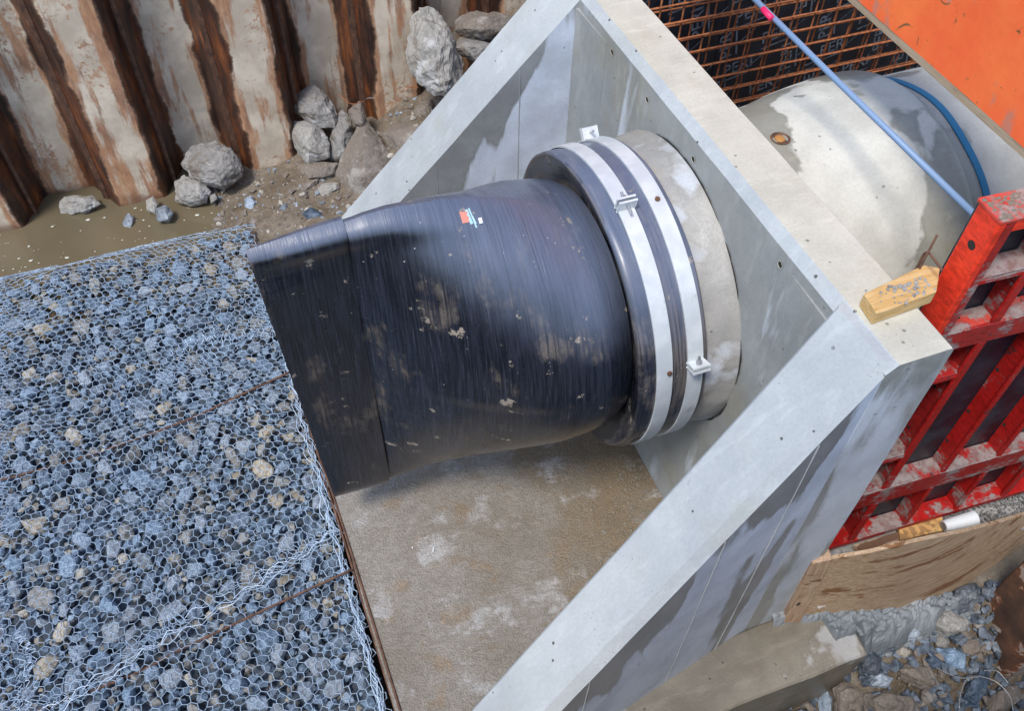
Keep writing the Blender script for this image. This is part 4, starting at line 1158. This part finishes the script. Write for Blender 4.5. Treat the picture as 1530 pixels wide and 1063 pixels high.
# ------------------------------------------------------------------ orange steel sheet, above right
og = thing('orange_steel_plate', 'large orange painted steel plate spanning above the pipe in the top right corner', 'steel plate', (1.3, -.3, 2.3))
A = Vector((.6865, 2.14, 2.19)); B = Vector((.594, -1.10, 2.19)); up_ = Vector((.10, 0, .99)).normalized()
bm = bmesh.new(); a2 = A; b2 = B
thick = up_.cross((A - B).normalized()).normalized()
if thick.x > 0: thick = -thick
low = [a2, b2, b2 + up_ * .72, a2 + up_ * .72]
nC = 18; grid_ = []
hexa(bm, [p - thick * .003 for p in low], [p + thick * .012 for p in low]); cutup(bm, .07)
for v in bm.verts: v.co += thick * .006 * fbm(v.co, 2.5)
emit('plate', bm, M['orange'], og)
bm = bmesh.new(); ctr = (A + B) / 2; L = (A - B).length
Mo = Matrix(((A - B).normalized(), up_, thick)).transposed()
box(bm, ctr - thick * .004 - up_ * .012, (L, .018, .026), Mo, .003); emit('edge_batten', bm, M['mud_dry'], og)

# ------------------------------------------------------------------ blue rod across the pipe
rd = thing('blue_rod', 'long blue grey rod with a pink tape ring lying across the concrete pipe', 'rod', (.5, 0, 2.0))
q1 = onp(1450, 315, 2, 1.99); q0 = onp(1100, -30, 2, 2.03)
d_ = (q0 - q1)
rod([q1 - d_ * .03, q1 + d_ * .5 - Vector((0, 0, .004)), q0 + d_ * .3], .0108, M['rod'], 'shaft', rd, 10)
a_ = onp(1140, 13, 2, 2.026); b_ = onp(1153, 27, 2, 2.025)
rod([a_, b_], .0118, M['pink'], 'tape_ring', rd, 10)

# ------------------------------------------------------------------ timber offcut on the wall top
tm = thing('timber_offcut', 'yellow timber offcut strewn with grit on top of the headwall', 'timber', (.2, -.92, H))
bm = bmesh.new()
prism(bm, [Vector(p) for p in ((.045, -.985, H + .002), (.055, -.908, H + .002), (.29, -.868, H + .002), (.328, -.895, H + .002), (.255, -.972, H + .002))], (0, 0, .046))
bmesh.ops.bevel(bm, geom=bm.edges[:], offset=.002, segments=1, affect='EDGES'); cutup(bm, .04); roughen(bm, .0015, 14)
emit('plank', bm, M['timber'], tm)
bm = bmesh.new()
for _ in range(110):
    x = random.gauss(.20, .05); y = random.gauss(-.935, .025); r = random.choice((.002, .003, .004, .006))
    if not (.06 < x < .26 and -.98 < y < -.895): continue
    q = bmesh.ops.create_icosphere(bm, subdivisions=1, radius=r)
    for v in q['verts']: v.co += Vector((x, y, H + .049))
o = emit('grit', bm, M['grit'], tm); o['kind'] = 'stuff'
# rebar hook behind the timber
hk = thing('rebar_hook', 'thin rusty rebar hook rising behind the yellow timber offcut', 'rebar', (.27, -.85, 1.85))
rod([onp(1335, 432, 0, .27), onp(1368, 412, 0, .27), onp(1400, 352, 0, .26)], .0038, M['rust_dark'], 'long_bar', hk)
rod(curve_pts([onp(1366, 410, 0, .275), onp(1378, 384, 0, .275), onp(1386, 377, 0, .275), onp(1396, 388, 0, .275), onp(1408, 404, 0, .275)], 16), .0038, M['rust_dark'], 'hooked_bar', hk)

# ------------------------------------------------------------------ curved plywood board, stake, rubbish behind
bd = thing('plywood_board', 'bowed weathered plywood board with brown stains below the red panel', 'board', (.8, -1.2, .1))
bot = [(1190, 921), (1240, 918), (1290, 916), (1340, 911), (1390, 898), (1430, 881), (1480, 850), (1540, 805)]
top = [(1212, 842), (1250, 835), (1300, 827), (1340, 817), (1390, 806), (1440, 796), (1490, 783), (1545, 766)]
bm = bmesh.new(); rows = []
n = 28
def interp(L, t):
    f = t * (len(L) - 1); i = min(int(f), len(L) - 2); f -= i; return (L[i][0] * (1 - f) + L[i + 1][0] * f, L[i][1] * (1 - f) + L[i + 1][1] * f)
ZLO = [.105, .10, .095, .06, .02, .0, .0, .05]
for i in range(n + 1):
    t = i / n; a = interp(bot, t); b = interp(top, t)
    zf = t * 7; k = min(int(zf), 6); zl = ZLO[k] * (1 - (zf - k)) + ZLO[k + 1] * (zf - k)
    pa = onp(a[0], a[1], 2, zl)
    # the top edge stands above the bottom edge, leaning back very little
    rb = ray(*b); tt = ((pa.y + .045) - CAM.y) / rb.y; pb = CAM + rb * tt
    rows.append([pa, pb])
def bsheet(off):
    return [[bm.verts.new(r[0].lerp(r[1], v / 6) + Vector((0, off, 0))) for v in range(7)] for r in rows]
F1 = bsheet(0); F2 = bsheet(.016)
for G in (F1, F2):
    for i in range(n):
        for j in range(6): bm.faces.new((G[i][j], G[i + 1][j], G[i + 1][j + 1], G[i][j + 1]))
for i in range(n):
    bm.faces.new((F1[i][0], F1[i + 1][0], F2[i + 1][0], F2[i][0])); bm.faces.new((F1[i][6], F1[i + 1][6], F2[i + 1][6], F2[i][6]))
for e_ in (0, n):
    for j in range(6): bm.faces.new((F1[e_][j], F1[e_][j + 1], F2[e_][j + 1], F2[e_][j]))
bmesh.ops.recalc_face_normals(bm, faces=bm.faces[:])
emit('sheet', bm, M['ply'], bd, smooth='auto')
stk = thing('wooden_stake', 'short wooden stake leaning on the left end of the plywood board', 'stake', (.2, -1.2, .1))
zb = .10
c1 = onp(1172, 932, 2, zb); c2 = onp(1196, 931, 2, zb)
u1 = onp(1213, 843, 1, c1.y + .03); u2 = onp(1244, 836, 1, c2.y + .03)
bk = Vector((0.012, .045, 0))
bm = bmesh.new(); hexa(bm, [c1, c2, c2 + bk, c1 + bk], [u1, u2, u2 + bk, u1 + bk]); bmesh.ops.bevel(bm, geom=bm.edges[:], offset=.003, segments=1, affect='EDGES')
cutup(bm, .05); roughen(bm, .002, 12); emit('batten', bm, M['stake'], stk)
disc('knot', (c1 + u2) / 2 + Vector((-.03, -.012, -.06)), Vector((0, -1, .1)), .011, M['hole'], stk)
# fill behind the board
def fill_z(x, y): return .185 + .01 * fbm((x, y, 0), 9)
bm = bmesh.new(); G = [[bm.verts.new((.3 + 2.2 * i / 50, -1.19 + .22 * j / 8 + 0, fill_z(.3 + 2.2 * i / 50, j * .03))) for j in range(9)] for i in range(51)]
for i in range(50):
    for j in range(8): bm.faces.new((G[i][j], G[i + 1][j], G[i + 1][j + 1], G[i][j + 1]))
for v in bm.verts:
    if v.co.x < 1.25 and v.co.y < -1.1 + 0: pass
fb = emit('gravel_bed', bm, M['grit']); tag(fb, 'strip of grey gravel behind the plywood board', 'gravel', kind='stuff')
items = []
for _ in range(2600):
    x = random.uniform(.9, 2.2); y = random.uniform(-1.19, -.95); items.append((x, y, .192 + random.random() * .012, random.uniform(.005, .011), random.choice((0, 1))))
tag(joined_stones('gravel', items, [M['grit'], M['stone_grey']], None), 'loose grey gravel grains under the red panel', 'gravel')
cb = thing('chipboard_scrap', 'yellow chipboard scrap lying between plywood board and red panel', 'board scrap', (.93, -1.03, .2))
bm = bmesh.new(); c4 = [onp(1343, 791, 2, .235), onp(1407, 772, 2, .235), onp(1412, 792, 2, .235), onp(1345, 808, 2, .235)]
hexa(bm, [p - Vector((0, 0, .025)) for p in c4], c4); cutup(bm, .03); roughen(bm, .003, 20); emit('scrap', bm, M['chip'], cb)
bm = bmesh.new(); c4 = [onp(1275, 815, 2, .225), onp(1342, 795, 2, .225), onp(1346, 810, 2, .225), onp(1290, 825, 2, .225)]
hexa(bm, [p - Vector((0, 0, .025)) for p in c4], c4)
t_ = emit('wood_scrap', bm, M['stake'], None); tag(t_, 'weathered wood strip left of the chipboard scrap', 'board scrap')
cu = thing('white_cup', 'white plastic cup lying on the gravel behind the plywood board', 'cup', onp(1432, 782, 2, .22))
e0 = onp(1410, 787, 2, .262); e1 = onp(1456, 775, 2, .268); dd = (e1 - e0)
bm = bmesh.new(); pts = [e0, e0 + dd * .15, e0 + dd * .9, e0 + dd * .97, e1]; tube(bm, pts, [.024, .028, .034, .037, .036], 20); emit('cup_body', bm, M['white'], cu, smooth='auto')
disc('cup_base', e0 - dd.normalized() * .001, -dd, .02, M['stone_grey'], cu)

# ------------------------------------------------------------------ mortar crust and pit stones, bottom right
bm = bmesh.new(); NXc, NYc = 90, 34; G = []
for i in range(NXc + 1):
    row_ = []
    for j in range(NYc + 1):
        x = .12 + 1.1 * i / NXc; y = -1.42 + .32 * j / NYc
        edge = -1.285 - .05 * math.sin((x - .1) * 2.6) + .035 * fbm((x, 0, 4), 5) - (.07 if x > .45 else 0) + (.11 if x < .33 else 0)
        h = (.125 if x < .5 else .115 - .07 * min(1, (x - .5) * 2.2)) + .03 * fbm((x, y, 0), 12) + .02 * fbm((x, y, 5), 34)
        f = min(1, max(0, (y - edge) / (.07 if x > .44 else .03))); base = terrain_z(x, y) - .02 if x > .44 else .02
        z = base + (h - base) * (f ** .5 if f > 0 else 0) - max(0, x - .85) * .35
        row_.append(bm.verts.new((x, y, z)))
    G.append(row_)
for i in range(NXc):
    for j in range(NYc):
        q = (G[i][j], G[i + 1][j], G[i + 1][j + 1], G[i][j + 1])
        if max(v.co.z - (terrain_z(v.co.x, v.co.y) if v.co.x > .44 else .03) for v in q) > .0: bm.faces.new(q)
bmesh.ops.delete(bm, geom=[v for v in bm.verts if not v.link_faces], context='VERTS')
for _ in range(300):
    x = random.uniform(.45, 1.10); edge = -1.285 - .05 * math.sin((x - .1) * 2.6) + .035 * fbm((x, 0, 4), 5) - .07
    y = edge + abs(random.gauss(.045, .03)); zc_ = max(terrain_z(x, y) + .005, .09 - max(0, x - .5) * .14 - max(0, (edge + .07 - y)) * 4); r = random.uniform(.007, .02)
    q = bmesh.ops.create_icosphere(bm, subdivisions=2, radius=r)
    for v in q['verts']: v.co = Vector((v.co.x * 1.3, v.co.y, v.co.z * .8)) * (1 + .6 * fbm(v.co + Vector((x * 9, y * 9, 0)), 40, 2)) + Vector((x, y, zc_))
tag(emit('mortar_spill', bm, M['crust']), 'lumpy grey mortar spilled along the foot of the plywood board', 'mortar', kind='stuff')
items = []
for _ in range(1500):
    x = random.uniform(-.1, 1.5); y = random.uniform(-2.2, -1.3)
    items.append((x, y, terrain_z(x, y) + random.random() * .05, random.uniform(.012, .045), random.choice((0, 0, 0, 0, 0, 1))))
tag(joined_stones('pit_gravel', items, [M['stone_dark'], M['boulder_mud']], None), 'dark wet gravel at the bottom of the pit on the lower right', 'gravel')
G3 = 'stones in the pit on the lower right'
PZ = -.30
spec = [
 ([(1243, 1030), (1262, 1020), (1285, 1028), (1300, 1045), (1295, 1075), (1250, 1075)], 'boulder_mud', 'rounded brown boulder below the end of the base slab'),
 ([(1290, 1040), (1330, 1032), (1365, 1045), (1378, 1065), (1370, 1090), (1290, 1085)], 'boulder_mud', 'broad flat brown boulder at the bottom edge of the pit'),
 ([(1385, 930), (1400, 915), (1420, 912), (1447, 930), (1445, 942), (1415, 952), (1395, 945)], 'stone_grey', 'flat grey slab of stone under the mortar spill'),
 ([(1395, 955), (1408, 948), (1420, 960), (1415, 970), (1398, 968)], 'boulder', 'small light grey stone below the flat slab'),
 ([(1415, 905), (1425, 880), (1458, 872), (1465, 895), (1450, 915), (1425, 920)], 'stone_dark', 'dark blue rock tucked under the right end of the board'),
 ([(1347, 912), (1358, 905), (1370, 915), (1368, 927), (1348, 927)], 'stone_dark', 'blue black stone set in the mortar spill'),
 ([(1335, 1000), (1360, 993), (1390, 998), (1403, 1025), (1385, 1032), (1350, 1020)], 'boulder_mud', 'angular brown rock in the middle of the pit'),
 ([(1375, 1035), (1388, 1028), (1400, 1042), (1395, 1052), (1378, 1052)], 'boulder', 'pale three cornered stone near the bottom of the pit'),
 ([(1350, 935), (1362, 930), (1377, 942), (1372, 955), (1352, 957)], 'stone_blue', 'blue grey stone just below the mortar spill'),
 ([(1380, 985), (1395, 978), (1408, 990), (1405, 1000), (1382, 1000)], 'stone_dark', 'dark blue stone right of the thin wire bend'),
 ([(1398, 970), (1425, 968), (1443, 980), (1440, 1000), (1415, 1000)], 'stone_blue', 'blue grey lump between slab and wire coil'),
 ([(1437, 1045), (1445, 1025), (1465, 1000), (1478, 1008), (1472, 1035), (1460, 1058), (1440, 1058)], 'stone_dark', 'tall pale blue rock inside the wire coil'),
 ([(1465, 1050), (1500, 1030), (1520, 1025), (1527, 1045), (1490, 1075), (1465, 1080)], 'boulder_mud', 'long brown stone at the bottom right corner'),
 ([(1280, 985), (1300, 970), (1318, 985), (1312, 1010), (1285, 1012)], 'stone_dark', 'large dark stone against the end of the base slab'),
 ([(1298, 1010), (1318, 1006), (1335, 1015), (1325, 1030), (1300, 1028)], 'stone_blue', 'blue grey stone in front of the large dark stone'),
 ([(1338, 975), (1350, 965), (1362, 975), (1355, 985), (1340, 984)], 'stone_tan', 'small tan stone near the thin wire bend'),
 ([(1222, 1045), (1235, 1032), (1245, 1045), (1242, 1070), (1225, 1070)], 'stone_blue', 'bright blue grey stone left of the rounded boulder'),
 ([(1435, 960), (1460, 955), (1468, 975), (1450, 985), (1437, 978)], 'boulder_mud', 'brown stone at the foot of the sheet pile'),
 ([(1313, 950), (1330, 935), (1338, 915), (1347, 935), (1340, 965), (1325, 968)], 'boulder_mud', 'upright brown stone at the left end of the pit'),
]
for i, (ol, mt, lb) in enumerate(spec):
    cx = sum(p[0] for p in ol) / len(ol); cy = sum(p[1] for p in ol) / len(ol)
    wpx = max(p[0] for p in ol) - min(p[0] for p in ol)
    zz = PZ
    for _ in range(12):
        q = onp(cx, cy, 2, zz); zz = .5 * zz + .5 * (terrain_z(q.x, q.y) + .04)
    rock(ol, onp(cx, cy, 2, zz), wpx / 330 * .6, M[mt], 'pit_stone', lb, group=G3, seed=40 + i, cuts=2 if wpx < 40 else 3)
wire('thin grey wire bent round the stones in the pit', [(1352, 925), (1358, 960), (1362, 990), (1390, 995), (1430, 1013), (1462, 1013)], [-.02, -.05, -.12, -.14, -.16, -.16], M['wire_thin'], .0022)
wire('thin wire coil looping over the tall pale blue rock', [(1433, 1060), (1436, 1035), (1450, 1012), (1485, 1018), (1508, 1040), (1514, 1063)], [-.2] * 6, M['wire_thin'], .0022)
wire('short wire arc touching the bottom right sheet pile', [(1470, 1003), (1490, 1004), (1507, 1022)], [-.2] * 3, M['wire_thin'], .002)
# litter on the apron
for i, (px, py, l) in enumerate(((647, 825, .02), (616, 820, .006))):
    q = onp(px, py, 2, .006); bm = bmesh.new(); tube(bm, [q, q + Vector((l * .5, l, 0))], .0035, 8)
    tag(emit('paper_scrap', bm, M['white'], None, local=q), ['small white paper roll lying on the muddy apron', 'tiny white crumb left of the paper roll on the apron'][i], 'litter')
